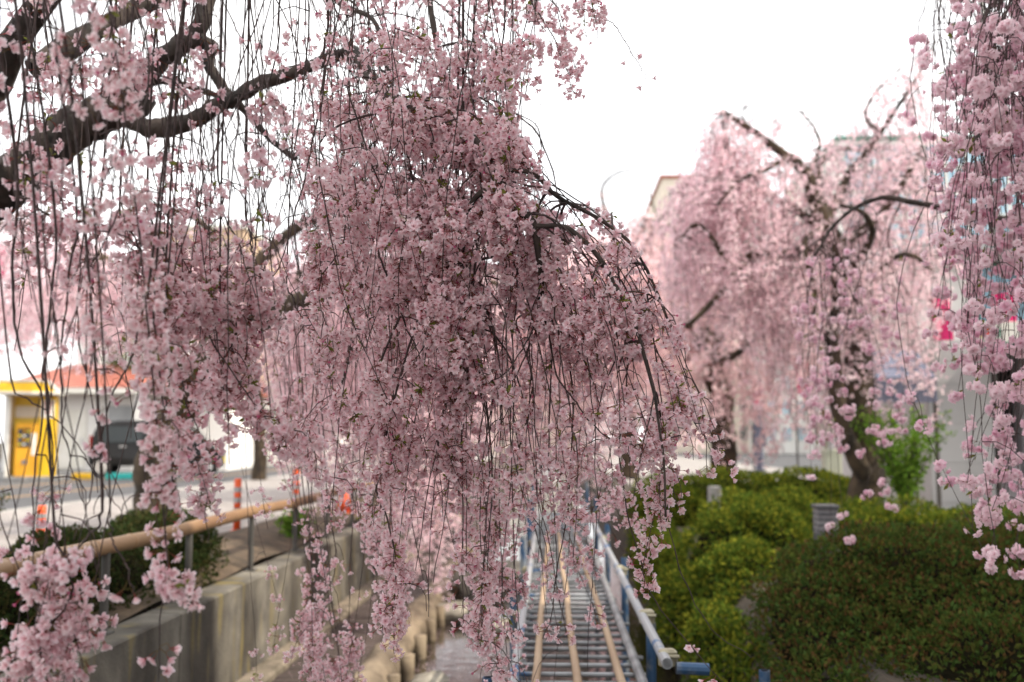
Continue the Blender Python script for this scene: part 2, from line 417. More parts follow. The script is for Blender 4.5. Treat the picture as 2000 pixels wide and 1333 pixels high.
# log edging
def rough_log(p0, p1, r, n=12, m=10, seed=0):
    rr = np.random.default_rng(seed); p = np.linspace(p0, p1, m); p = wobble(p, r * .06, rr)
    rad = r * (1 + rr.normal(0, .06, m)); v, f = tube_arrays(p, rad, n)
    v += rr.normal(0, r * .045, v.shape); mb = MB(); mb.add(v, [tuple(q) for q in f])
    mb.f.append(tuple(range(n - 1, -1, -1))); mb.f.append(tuple(len(v) - n + i for i in range(n)))
    return mb
logs = empty('log_edging', (-1.4, 8, -1.0))
tag(logs, 'round logs laid end to end on stub posts between walkway and stream', 'log edge')
y = 4.2
for i in range(12):
    L = float(rng.uniform(1.2, 1.7))
    at_world(rough_log((-1.37, y, -0.74), (-1.37, y + L - .02, -0.735), .15, 12, 10, 40 + i).build('log', M['log'], smooth=True), logs)
    for q in (.25, .75):
        at_world(rough_log((-1.19, y + L * q, -1.12), (-1.19, y + L * q, -0.66), .055, 8, 4, 90 + i).build('stub_post', M['log'], smooth=True), logs)
    y += L

# bamboo handrail
rail = empty('bamboo_handrail', (-2.5, 6, 0))
tag(rail, 'thick bamboo handrail on slim dark metal posts along the concrete wall', 'handrail')
ry = np.linspace(2.2, 21, 95)
rp = np.stack([np.full(95, -2.50) + .012 * np.sin(ry * .9), ry, 0.51 + .008 * np.sin(ry * 1.7)], 1)
mb = MB(); mb.tube(rp, 0.046, 14); at_world(mb.build('rail', M['bamboo'], smooth=True), rail)
y = 2.45
while y < 20.9:
    zc = 0.51 + .008 * math.sin(y * 1.7); xc = -2.50 + .012 * math.sin(y * .9)
    mb = MB(); mb.tube([(xc, y - .012, zc), (xc, y - .005, zc), (xc, y + .005, zc), (xc, y + .012, zc)], [0.046, 0.0495, 0.0495, 0.046], 14, False)
    at_world(mb.build('joint_ring', M['bamboo_joint'], smooth=True), rail); y += float(rng.uniform(.36, .5))
for y in (2.9, 4.2, 5.6, 6.9, 8.35, 9.8, 11.2, 12.6, 14.0, 15.4, 16.8, 18.2, 19.6):
    mb = MB(); mb.tube([(-2.5, y, -0.02), (-2.5, y, 0.475)], 0.024, 10); mb.box((-2.5, y, .035), (.09, .09, .012))
    at_world(mb.build('post', M['post'], smooth=False), rail)

# ------------------------------------------------------------------ pipe scaffold over the stream
sc = empty('pipe_scaffold', (0.13, 5.3, -1.1))
tag(sc, 'worn steel pipe platform with close set cross pipes built over the stream', 'scaffold')
SZ = -0.04
def pipe(p0, p1, r, m, name, root=sc, n=10, hollow=False):
    mb = MB()
    if hollow:
        d = np.array(p1, float) - np.array(p0, float); d /= np.linalg.norm(d)
        p0 = np.array(p0, float); p1 = np.array(p1, float)
        mb.tube([p0 + d * .06, p0 + d * .06 - d * .001, p0, p0, p1, p1, p1 - d * .06], [.0001, r * .82, r * .82, r, r, r * .82, r * .82], n, False)
    else: mb.tube([p0, p1], r, n)
    return at_world(mb.build(name, m, smooth=False), root)
for i in range(62):
    yy = 4.25 + i * 0.197 + rng.normal(0, .010)
    pipe((-0.20 + rng.normal(0, .012), yy, SZ + rng.normal(0, .002)), (0.46 + rng.normal(0, .012), yy + rng.normal(0, .012), SZ), 0.0125,
         M['pipe'] if rng.random() < .72 else M['pipe_patch'], 'cross_pipe', n=8)
pipe((-0.17, 4.15, SZ - .036), (-0.15, 16.6, SZ - .036), .0243, M['pipe_patch'], 'long_pipe')
pipe((0.42, 4.05, SZ + .036), (0.43, 16.6, SZ + .036), .0243, M['pipe'], 'long_pipe')
pipe((-0.175, 4.2, SZ + .036), (-0.20, 16.6, SZ + .036), .0243, M['pipe_patch'], 'long_pipe', hollow=True)
pipe((0.49, 4.35, .165), (0.49, 16.6, .19), .0243, M['pipe_patch'], 'handrail_pipe', hollow=True)
pipe((-0.76, 4.64, SZ - .085), (-0.25, 4.64, SZ - .085), .014, M['rim'], 'brace_pipe')
pipe((-0.36, 4.58, SZ - .085), (1.16, 4.56, SZ - .095), .0243, M['pipe'], 'brace_pipe')
for (x, y_, z1) in [(-0.285, 4.6, 0.045), (0.535, 5.5, 0.13), (1.0, 4.85, 0.03), (0.535, 7.4, .26), (-0.245, 6.7, .18), (0.535, 9.6, .32), (-0.25, 9.0, .26), (-.25, 11.4, .45), (.54, 12.0, .45), (-.25, 14.2, .5), (.54, 15.0, .5)]:
    pipe((x, y_, -1.1), (x, y_, z1), .0255, M['pipe_blue'], 'standard_pipe', hollow=True)
for (x, y_, z) in [(-0.28, 4.58, SZ - .08), (-0.20, 4.55, SZ - .02), (0.51, 4.5, .16), (0.98, 4.82, SZ - .09), (0.515, 5.5, .165), (0.515, 7.4, .17), (-0.215, 6.7, SZ), (-.22, 9.0, SZ), (.515, 9.6, .175), (0.90, 4.60, SZ - .09), (-.22, 11.4, SZ), (.515, 12, .18)]:
    mb = MB(); mb.box((x, y_, z), (.075, .06, .07), .2, .010); mb.tube([(x - .04, y_ - .04, z + .01), (x + .045, y_ - .04, z + .01)], .008, 6)
    at_world(mb.build('clamp', M['clamp']), sc)
pipe((0.54, 4.45, .125), (0.68, 4.45, .12), .0255, M['pipe_blue'], 'pipe_stub', hollow=True)
for i, (xa, xb, lab) in enumerate([(-0.076, -0.03, 'peeled wooden pole lying along the pipe platform on its stream side'),
                                   (0.125, 0.09, 'peeled wooden pole lying along the middle of the pipe platform'),
                                   (0.33, 0.30, 'peeled wooden pole lying along the pipe platform on its hedge side')]):
    ps = np.linspace(0, 1, 18)[:, None] * np.array([xb - xa, 8.2, 0.0]) + np.array([xa, 4.15, SZ + .030]); ps = wobble(ps, .004, rng)
    mb = MB(); mb.tube(ps, np.linspace(.021, .017, 18), 10)
    tag(mb.build('wooden_pole', M['pole'], smooth=True), lab, 'pole', 'poles on the pipe platform')

# rocks in the stream
def rock(name, c, s, seed, m=M['stone']):
    rr = np.random.default_rng(seed); V = []; F = []
    nu, nv = 12, 7
    ph = rr.uniform(0, 6, 6)
    for j in range(nv + 1):
        th = math.pi * j / nv
        for i in range(nu):
            a = 2 * math.pi * i / nu
            r_ = 1 + .16 * math.sin(2 * a + ph[0]) * math.sin(th) + .12 * math.sin(3 * a + ph[1] + 2 * th) + .1 * math.cos(4 * th + ph[2] + a) + rr.normal(0, .02)
            V.append((s[0] * r_ * math.sin(th) * math.cos(a), s[1] * r_ * math.sin(th) * math.sin(a), s[2] * r_ * math.cos(th)))
    for j in range(nv):
        for i in range(nu): F.append((j * nu + i, (j + 1) * nu + i, (j + 1) * nu + (i + 1) % nu, j * nu + (i + 1) % nu))
    mb = MB(); mb.add(V, F); return mb.build(name, m, smooth=True, loc=c)
rocks = [((-1.02, 11.2, -.80), (.38, .26, .13), 'broad flat pale rock in the stream beside the log edging'),
         ((-0.62, 10.6, -.83), (.26, .20, .10), 'low pale rock between the flat rock and the pipe platform'),
         ((-1.0, 8.4, -.90), (.20, .24, .10), 'petal littered rock at the waterline against the logs'),
         ((-0.93, 12.6, -.68), (.30, .22, .26), 'tall rounded rock standing in the stream behind the flat rock'),
         ((-0.9, 7.7, -.93), (.16, .2, .10), 'small wet rock just below the log stubs'),
         ((-0.55, 13.9, -.75), (.32, .24, .22), 'mid sized rock in the stream farther along the pipes')]
for i, (c, s, lab) in enumerate(rocks):
    tag(rock('rock', c, s, 11 + i), lab, 'rock')

# ------------------------------------------------------------------ flower and leaf shapes
def petal(r0, r1, w, a, cup, lift, cols, lod):
    """one petal pointing along angle a; cup = how far it leans up out of the plane"""
    ca, sa = math.cos(a), math.sin(a); cc, sc_ = math.cos(cup), math.sin(cup)
    def pt(r, s, bow=0.0):
        x = r * cc; z = r * sc_ + lift + bow
        return (x * ca - s * sa, x * sa + s * ca, z)
    cb, ct, cm = cols
    if lod == 0:
        v = [pt(r0, 0), pt(r1 * .62, w / 2, .0012), pt(r1 * .97, w * .22), pt(r1 * .9, 0, -.0006), pt(r1 * .97, -w * .22), pt(r1 * .62, -w / 2, .0012)]
        f = [(0, 1, 2), (0, 2, 3), (0, 3, 4), (0, 4, 5)]; c = [cb, cm, ct, ct, ct, cm]
    else:
        v = [pt(r0, 0), pt(r1 * .66, w / 2, .0014), pt(r1, 0), pt(r1 * .66, -w / 2, .0014)]
        f = [(0, 1, 2), (0, 2, 3)]; c = [cb, cm, ct, cm]
    return v, f, c

def flower(seed, lod=0, kind='open', pink=(0.86, 0.66, 0.72), deep=(0.60, 0.22, 0.30)):
    r_ = np.random.default_rng(seed); V, F, Cc = [], [], []
    def put(v, f, c):
        k = len(V); V.extend(v); F.extend([tuple(i + k for i in q) for q in f]); Cc.extend(c)
    Lp = r_.uniform(.016, .026); bend = r_.normal(0, .003, 2)
    stem = np.array([(0, 0, 0), (bend[0], bend[1], Lp * .55), (0, 0, Lp), (0, 0, Lp + .006)]); sr = [.0006, .0006, .0007, .0019]
    if lod: stem = stem[[0, 2, 3]]; sr = [.0006, .0007, .0019]
    ns_ = 3
    v, f = tube_arrays(stem, sr, ns_)
    f = np.concatenate([f[:, [0, 1, 2]], f[:, [0, 2, 3]]])
    put([tuple(q) for q in v], [tuple(q) for q in f], [(.22, .16, .07)] * (len(v) - 6) + [(.34, .09, .08)] * 6)
    z = Lp + .005
    mid = tuple(.75 * a + .25 * b for a, b in zip(pink, deep))
    if kind == 'open': rings = [(5, .0150, .0088, r_.uniform(.05, .45)), (5, .0128, .0078, r_.uniform(.5, .85))]
    elif kind == 'half': rings = [(5, .0145, .0088, r_.uniform(.7, .95)), (5, .0125, .0075, r_.uniform(1.0, 1.2))]
    elif kind == 'bell': rings = [(5, .0150, .0092, r_.uniform(1.0, 1.15)), (4, .0130, .0080, r_.uniform(1.2, 1.35))]
    elif kind == 'bud': rings = [(4, .0095, .0070, 1.32)]
    elif kind == 'double': rings = [(7, .0220, .0135, r_.uniform(.0, .25)), (7, .0200, .0125, r_.uniform(.45, .65)), (6, .0175, .0115, r_.uniform(.85, 1.0)), (4, .0135, .010, 1.2)]
    for q, (n, L, wd, cup) in enumerate(rings):
        off = r_.uniform(0, 6)
        for i in range(n):
            a = off + 2 * math.pi * i / n + r_.normal(0, .16)
            lum = r_.uniform(.92, 1.06)
            cols = (deep, tuple(lum * x for x in pink), tuple(lum * x for x in mid))
            if kind == 'bud': cols = ((.55, .12, .22), (.70, .26, .40), (.68, .22, .36))
            if kind == 'double': cols = (mid, tuple(lum * x for x in ((pink[0] * .97, pink[1] * .86, pink[2] * .90) if q == 0 else pink)), pink)
            put(*petal(.0012, L * r_.uniform(.9, 1.08), wd * r_.uniform(.85, 1.1), a, cup + r_.normal(0, .12), z, cols, lod))
    return np.array(V), np.array(F), np.array(Cc)

def clump(seed, nq, size, spread, pink, deep):
    """a far blossom cluster: folded petal pairs strewn in a small ball"""
    r_ = np.random.default_rng(seed); V, F, Cc = [], [], []
    for i in range(nq):
        o = r_.normal(0, spread, 3); d = r_.normal(0, 1, 3); d /= np.linalg.norm(d)
        e = np.cross(d, r_.normal(0, 1, 3)); e /= np.linalg.norm(e); g = np.cross(d, e)
        s = size * r_.uniform(.7, 1.2); k = len(V)
        V += [o - d * s * .5, o + e * s * .42 + g * s * .12, o + d * s * .55, o - e * s * .42 + g * s * .12]
        F += [(k, k + 1, k + 2), (k, k + 2, k + 3)]
        t_ = r_.uniform(0, .35); c = [(1 - t_) * a + t_ * b for a, b in zip(pink, deep)]
        dd = [.55 * a + .45 * b for a, b in zip(c, deep)]
        Cc += [dd, c, c, c]
    return np.array(V), np.array(F), np.array(Cc)

PINK = (0.96, 0.875, 0.882); DEEP = (0.80, 0.47, 0.50)
FL0 = [flower(s, 0, k, PINK, DEEP) for s, k in ((1, 'open'), (2, 'open'), (3, 'half'), (4, 'half'), (5, 'bell'), (6, 'bell'), (7, 'open'), (8, 'bud'))]
FL1 = [flower(s, 1, k, PINK, DEEP) for s, k in ((1, 'open'), (2, 'open'), (3, 'half'), (4, 'half'), (5, 'bell'), (6, 'bell'), (7, 'open'), (8, 'bud'))]
FD = [flower(s, 1, 'double', (0.93, 0.79, 0.82), (0.76, 0.42, 0.50)) for s in (11, 12, 13)]
def young_leaf(seed):
    r_ = np.random.default_rng(seed); V, F, Cc = [], [], []
    for i in range(3):
        a = r_.uniform(0, 6.28); L = r_.uniform(.018, .034); up = r_.uniform(.5, 1.1); ca, sa = math.cos(a), math.sin(a)
        def q(r, s, b=0): return (r * math.cos(up) * ca - s * sa, r * math.cos(up) * sa + s * ca, r * math.sin(up) + b)
        k = len(V); V += [q(.001, 0), q(L * .5, L * .16, .002), q(L, 0, -.003), q(L * .5, -L * .16, .002)]
        F += [(k, k + 1, k + 2), (k, k + 2, k + 3)]; Cc += [(.16, .17, .04), (.19, .25, .05), (.22, .20, .06), (.19, .25, .05)]
    return np.array(V), np.array(F), np.array(Cc)
YL = [young_leaf(s) for s in (21, 22, 23)]

# ------------------------------------------------------------------ growing weeping branches
def sample_boughs(bs, step=.06):
    out_ = []
    for p in bs:
        d = np.r_[0, np.cumsum(np.linalg.norm(np.diff(p, axis=0), axis=1))]
        t = np.arange(0, d[-1], step)
        out_.append(np.stack([np.interp(t, d, p[:, k]) for k in range(3)], 1))
    return np.vstack(out_)

def bezier(a, b, c, d, n):
    t = np.linspace(0, 1, n)[:, None]
    return (1 - t) ** 3 * a + 3 * (1 - t) ** 2 * t * b + 3 * (1 - t) * t * t * c + t ** 3 * d

def strand(S, T, r_, seg=.05, kink=.004, lean=(0, 0), slant=.06, up=.2):
    ok = S[:, 2] > T[2] + .18
    hd = np.linalg.norm(S[:, :2] - (T[:2] + np.array(lean)), axis=1)
    cost = hd * 2 + .22 * (S[:, 2] - T[2]) + np.where(ok, 0, 50) + r_.normal(0, .12, len(S))
    A = S[int(np.argmin(cost))]
    h = np.array([T[0] - A[0], T[1] - A[1], 0]); hl = np.linalg.norm(h); dz = A[2] - T[2]
    L = hl + abs(dz); n = int(max(6, L / seg))
    p = bezier(A, A + h * .5 + np.array([0, 0, .02 + up * hl]), np.array([T[0] - h[0] * slant, T[1] - h[1] * slant, A[2] - dz * .38]), T, n)
    sway = r_.normal(0, .05, (3, 2)) * np.array([[1], [.6], [.3]]); s = np.linspace(0, 1, n)
    for k in range(3): p[:, :2] += np.outer(np.sin(s * math.pi * (k + 1)), sway[k]) * dz
    return wobble(p, kink, r_)

def shoot(p0, r_, L):
    a = r_.uniform(0, 2 * math.pi); d = np.array([math.cos(a), math.sin(a), 0])
    e = p0 + d * L * r_.uniform(.35, .7) + np.array([0, 0, -L * r_.uniform(.35, .85)])
    return wobble(bezier(p0, p0 + d * L * .35 + np.array([0, 0, .06 * L]), e + np.array([0, 0, .35 * L]), e, max(5, int(L / .04))), .0025, r_)

def nodes(p, step, jit, r_):
    d = np.r_[0, np.cumsum(np.linalg.norm(np.diff(p, axis=0), axis=1))]
    t = np.arange(step * r_.random(), d[-1], step); t = t + r_.normal(0, jit, len(t)); t = np.clip(t, 0, d[-1])
    return np.stack([np.interp(t, d, p[:, k]) for k in range(3)], 1), t / max(d[-1], 1e-6)

def bough_tube(p, r0, r1, r_, n=10, gn=.07):
    m = len(p); rad = np.linspace(r0, r1, m) * (1 + gn * r_.normal(0, 1, m))
    v, f = tube_arrays(p, rad, n); v += r_.normal(0, 1, v.shape) * (rad.repeat(n) * gn * .7)[:, None]
    return v, f

def add_bough(tree, pts, r0, r1, r_, name='bough', m='bark', n=10):
    p = wobble(smooth_path(pts, max(12, 5 * len(pts))), r0 * .12, r_)
    v, f = bough_tube(p, r0, r1, r_, n, .028 if name == 'trunk' else .07)
    mb = MB(); mb.add(v, [tuple(q) for q in f]); mb.f.append(tuple(len(v) - n + i for i in range(n)))
    at_world(mb.build(name, M[m], smooth=True), tree)
    return p

# ------------------------------------------------------------------ the weeping cherry overhead
def px_path(pts):
    """(px, py, Y, [..]) rows to world points"""
    return np.array([P(*q[:3]) for q in pts])

rA = np.random.default_rng(101)
treeA = empty('weeping_cherry_tree', (-3.15, 4.3, 0.1))
tag(treeA, 'big weeping cherry with black boughs, its pale pink curtain hanging over the walkway', 'tree', 'weeping cherry trees along the stream')
bA = []
TA = np.array([-2.75, 4.35, 1.95])
bA.append(add_bough(treeA, [(-3.15, 4.3, -.05), (-3.12, 4.3, .6), (-2.98, 4.32, 1.3), TA, P(-40, 400, 4.5)], .21, .115, rA, 'trunk', 'bark', 14)[-3:])
def A(pts, r0, r1, n=10): bA.append(add_bough(treeA, pts, r0, r1, rA, 'bough', 'bark', n))
k_ = lambda w, Y: w / 2 * Y / FPX
A(px_path([(-40, 400, 4.5), (40, 345, 4.5), (120, 268, 4.5), (215, 222, 4.5), (270, 185, 4.5)]), k_(100, 4.5), k_(70, 4.5), 14)
A(px_path([(255, 200, 4.5), (300, 130, 4.5), (345, 95, 4.5), (385, 65, 4.4), (415, -30, 4.4), (470, -160, 4.3)]), k_(52, 4.5), k_(30, 4.4), 12)
A(px_path([(375, 75, 4.4), (415, 90, 4.4), (408, 130, 4.4), (445, 180, 4.4), (500, 245, 4.4), (580, 312, 4.4)]), k_(34, 4.4), k_(10, 4.4))
A(px_path([(215, 222, 4.5), (290, 248, 4.45), (360, 243, 4.4), (430, 205, 4.35), (520, 162, 4.2), (615, 126, 4.1), (690, 100, 4.0)]), k_(44, 4.5), k_(22, 4.0), 12)
A(px_path([(260, 170, 4.5), (330, 160, 4.5), (420, 185, 4.4), (455, 210, 4.35)]), k_(16, 4.5), k_(12, 4.4))
A(px_path([(690, 100, 4.0), (735, 160, 3.7), (790, 205, 3.3), (870, 240, 3.05), (930, 290, 2.92), (970, 340, 2.86), (1005, 405, 2.84), (1045, 445, 2.84), (1058, 540, 2.9), (1056, 640, 3.0)]), k_(28, 3.6), k_(9, 3.0))
A(px_path([(620, -60, 3.9), (660, 5, 3.8), (725, 35, 3.7), (745, 90, 3.6), (768, 190, 3.5), (775, 290, 3.5)]), k_(12, 3.8), k_(6, 3.5), 8)
A(px_path([(830, -80, 3.9), (850, 70, 3.8), (870, 150, 3.75), (905, 230, 3.7)]), k_(14, 3.8), k_(10, 3.7), 8)
A(px_path([(968, 335, 2.87), (1040, 340, 2.87), (1090, 385, 2.9), (1170, 428, 2.9), (1235, 480, 2.9), (1275, 555, 2.9), (1310, 640, 2.9)]), k_(11, 2.9), k_(5, 2.9), 7)
A(px_path([(1040, 442, 2.84), (1105, 446, 2.82), (1160, 490, 2.8), (1205, 560, 2.8), (1245, 650, 2.8), (1275, 760, 2.8), (1295, 880, 2.8), (1300, 1010, 2.8)]), k_(12, 2.8), k_(4, 2.8), 7)
A(px_path([(980, 365, 2.86), (925, 390, 2.9), (903, 470, 2.95), (905, 560, 3.0), (915, 660, 3.0)]), k_(14, 2.9), k_(6, 3.0), 7)
A(px_path([(690, 650, 6.0), (672, 735, 6.0), (645, 805, 6.0)]), k_(12, 6), k_(8, 6), 7)
# the crown above the frame
A([TA, (-2.3, 4.0, 2.75), (-1.5, 3.5, 3.10), (-.6, 3.3, 3.25), (-.05, 3.3, 3.2), (.12, 3.35, 3.05)], .07, .02)
A([TA, (-2.5, 3.5, 2.5), (-1.8, 2.7, 2.68), (-1.1, 2.35, 2.70), (-.5, 2.3, 2.62), (-0.1, 2.45, 2.62)], .06, .015)
A([TA, (-2.5, 3.2, 2.3), (-1.9, 2.2, 2.40), (-1.3, 1.75, 2.32), (-.85, 1.6, 2.15)], .05, .014)
A([(-2.3, 4.2, 2.75), (-1.6, 4.9, 3.6), (-.6, 5.3, 4.0), (-.1, 5.3, 3.9), (.15, 5.2, 3.75)], .05, .02)
SA = sample_boughs(bA, .05)
SA = SA[SA[:, 2] > 1.2]

GRID = ["312212567656610", "221112467753200", "121113689930000", "322223799930000", "543363899962300", "436762898777520",
        "224662789757740", "000574378557661", "000345365335664", "000413454334530", "131001443334400", "230102531543300", "330102521332000", "430102521332000"]
EDGE = [(-200, 1260), (0, 1235), (100, 1190), (190, 1130), (215, 1025), (300, 1050), (400, 1085), (440, 1190), (500, 1262), (580, 1310), (660, 1350), (760, 1405),
        (860, 1440), (920, 1430), (1000, 1330), (1400, 1290)]
def dens(px, py):
    i = np.clip((px / 100).astype(int), 0, 14); j = np.clip((py / 100).astype(int), 0, 13)
    g = np.array([[int(c) for c in r_] for r_ in GRID], float)
    e = np.interp(py, [a for a, b in EDGE], [b for a, b in EDGE])
    d = np.where((px < e) & (px > -260), g[j, i], 0) / 9.0
    d = np.where((py > 745) & (py < 1000) & (px < 338), 0, d)          # the street shows clear between the bare whips
    return np.where((py > 990) & (px > 205) & (px < 420), d * .5, d)

targets = []
cells = [(i, j, int(GRID[j][i])) for j in range(14) for i in range(15) if GRID[j][i] != '0']
cw = np.array([c[2] ** 1.5 for c in cells], float); cw /= cw.sum()
NA = 400
for q in rA.choice(len(cells), NA, p=cw):
    i, j, g = cells[q]
    px = (i + rA.random()) * 100; py = (j + rA.random()) * 100 + rA.uniform(0, 130)
    if px > np.interp(py, [a for a, b in EDGE], [b for a, b in EDGE]): continue
    u = rA.random()
    if j >= 10 and i <= 2: Y = rA.uniform(1.8, 2.1)
    elif j >= 10 and 5 <= i <= 7: Y = rA.uniform(4.0, 5.2)
    elif i <= 2: Y = rA.uniform(1.9, 2.4) if u < .5 else rA.uniform(3.2, 4.8)
    elif i <= 5: Y = rA.uniform(2.1, 2.6) if u < .55 else rA.uniform(3.6, 4.9)
    elif j >= 9: Y = rA.uniform(3.0, 4.6)
    else: Y = rA.uniform(2.7, 3.5) if u < .72 else rA.uniform(3.6, 4.6)
    targets.append(P(px, py, Y))
strands = []           # (list of (pts, radii), centre pixel size)
fl_pos, fl_dir, fl_bloom = [], [], []
KN = rA.normal(0, 1, (5, 3)); KN = KN / np.linalg.norm(KN, axis=1, keepdims=True) * (2 * math.pi / rA.uniform(.22, .5, (5, 1))); KP = rA.uniform(0, 6.28, 5)
def clumpy(q):
    """sprays of neighbouring branches flower together, with gaps between"""
    v = np.clip(.5 + np.sin(q @ KN.T + KP).sum(1) / 3.4, 0, 1); return v * v * (3 - 2 * v)
def dress(p, dens_fn, r_, step=.017, per=(3, 6), thin=1.0, Lf=None):
    """blossom umbels along a branch, thickest towards its tip"""
    q, t = nodes(p, step, .004, r_)
    px, py, _ = PX(q)
    if Lf is None: tipw = np.ones(len(q))
    else:
        Ltot = np.linalg.norm(np.diff(p, axis=0), axis=1).sum(); d = (1 - t) * Ltot
        tipw = np.clip(1.35 - d / Lf, .035, 1)
    keep = r_.random(len(q)) < np.clip(dens_fn(px, py) * 1.15, 0, 1) * (.07 + 1.05 * clumpy(q)) * thin * tipw
    for c in q[keep]:
        n = r_.integers(*per)
        a = r_.uniform(0, 6.28, n); d = np.stack([np.cos(a) * .9, np.sin(a) * .9, -r_.uniform(-.15, 1.0, n)], 1) + r_.normal(0, .25, (n, 3))
        fl_pos.append(np.repeat(c[None], n, 0) + r_.normal(0, .003, (n, 3))); fl_dir.append(d)

def make_strand(T, thick, dens_fn=dens, shoots=.055, thin=1.0):
    p = strand(SA, np.array(T), rA, lean=(rA.normal(-.16, .24), rA.normal(0, .16)), slant=rA.uniform(.05, .7), up=.06)
    hd_ = np.linalg.norm(p[0, :2] - p[-1, :2])
    if hd_ > .45 and hd_ > .7 * (p[0, 2] - p[-1, 2]): return
    a_, b_, c_ = PX(p)
    if ((a_ > np.interp(b_, [a for a, b in EDGE], [b for a, b in EDGE]) + 30) & (b_ > 0)).any(): return
    return finish_strand(p, thick, dens_fn, shoots, thin, rA.uniform(.16, .55))

def finish_strand(p, thick, dens_fn=dens, shoots=.055, thin=1.0, Lf=None, smax=.26):
    n = len(p); tubes = [(p, np.linspace(thick, .0011, n) * (1 + .18 * (rA.random(n) < .25)))]
    dress(p, dens_fn, rA, thin=thin, Lf=Lf)
    Ltot = np.linalg.norm(np.diff(p, axis=0), axis=1).sum()
    q, t = nodes(p, .03, .01, rA)
    px, py, _ = PX(q); g = dens_fn(px, py)
    for k in range(len(q)):
        near_tip = Lf is None or (1 - t[k]) * Ltot < Lf * 1.3
        if t[k] > .12 and rA.random() < shoots * (.45 + 1.6 * g[k]) * (1.4 if near_tip else .35):
            L = rA.uniform(.06, smax); s = shoot(q[k], rA, L)
            if PX(s[-1])[0][0] > np.interp(PX(s[-1])[1][0], [a for a, b in EDGE], [b for a, b in EDGE]) + 12: continue
            tubes.append((s, np.linspace(.0017, .0009, len(s)))); dress(s, dens_fn, rA, .02, thin=thin * (1 if near_tip else .25))
    a, b, c = PX(p); vis = ((a > 0) & (a < 2000) & (b > 0) & (b < 1333)) / np.maximum(c, .5)
    strands.append((tubes, float(vis.sum())))

for T in targets: make_strand(T, rA.uniform(.0020, .0042) * min(1.0, (T[1] / 3.1)))
# bare, nearly flowerless whips hanging in front of the street, and other single branches that stand out
whips = [([(35, 380), (28, 560), (38, 680), (85, 790), (65, 960), (52, 1110), (30, 1290)], 2.0, .0052, .05),
         ([(110, 480), (85, 700), (95, 780), (102, 930), (90, 1060)], 2.0, .0036, .04),
         ([(150, 440), (120, 700), (130, 880), (165, 990)], 2.0, .0030, 0),
         ([(165, 430), (155, 640), (190, 830), (250, 1000)], 2.05, .0028, 0),
         ([(290, 560), (255, 700), (210, 800), (180, 930), (165, 1000), (150, 1080)], 2.0, .0036, .03),
         ([(300, 630), (318, 800), (335, 900), (330, 1030), (318, 1180), (310, 1333)], 2.0, .0030, .03),
         ([(30, 770), (120, 830), (200, 940), (240, 1010)], 2.0, .0024, 0),
         ([(320, 650), (330, 830), (390, 910), (405, 1060)], 2.1, .0025, .15),
         ([(215, 1010), (225, 1060), (255, 1125), (258, 1160)], 1.9, .0022, .3),
         ([(330, 1120), (345, 1140), (370, 1155)], 1.95, .0018, .9),
         ([(160, -60), (172, 30), (205, 120), (222, 200), (240, 330), (270, 420)], 2.2, .0062, .3),
         ([(380, -60), (400, 40), (405, 180), (420, 330), (408, 420)], 2.3, .0050, .15),
         ([(300, -40), (310, 120), (330, 280), (340, 400), (345, 520)], 2.3, .0035, .1),
         ([(540, -50), (545, 60), (520, 200), (525, 330), (500, 430)], 2.7, .0036, .15),
         ([(640, 60), (625, 200), (600, 330), (560, 480), (520, 560)], 2.8, .0042, .2),
         ([(690, 20), (680, 160), (690, 330), (700, 470), (690, 560)], 3.0, .0036, .2),
         ([(1175, 425), (1200, 470), (1205, 520), (1220, 590)], 3.3, .0024, .35),
         ([(1060, 520), (1075, 700), (1070, 860), (1085, 1010), (1090, 1130)], 3.3, .0050, .25),
         ([(1052, 470), (1035, 640), (1042, 800), (1060, 950), (1050, 1100)], 3.35, .0046, .3),
         ([(1090, 500), (1105, 640), (1120, 780), (1110, 960), (1085, 1160), (1060, 1250)], 3.2, .0048, .25),
         ([(905, 430), (912, 560), (925, 700), (920, 840), (915, 960)], 3.3, .0062, .3),
         ([(925, 420), (940, 600), (948, 760), (935, 900), (960, 1060)], 3.3, .0050, .3),
         ([(890, 420), (885, 560), (900, 720), (880, 880), (905, 1010)], 3.35, .0042, .3),
         ([(1200, 470), (1225, 700), (1210, 900), (1245, 1080), (1290, 1190), (1410, 1330)], 3.1, .0034, .12),
         ([(1295, 900), (1300, 1000), (1335, 1130), (1390, 1230), (1470, 1285)], 3.1, .0024, 0),
         ([(1230, 540), (1300, 650), (1350, 760), (1380, 860), (1395, 900)], 3.2, .0026, .8),
         ([(1130, 20), (1190, 40), (1225, 90), (1250, 130), (1262, 155)], 3.3, .0026, .35),
         ([(1010, -40), (1060, 40), (1095, 110), (1120, 180)], 3.2, .0030, 1.2),
         ([(1060, -60), (1090, 30), (1110, 90), (1130, 150)], 3.25, .0028, 1.2),
         ([(1000, -60), (1000, 60), (985, 160), (975, 250)], 3.2, .0034, 1.2)]
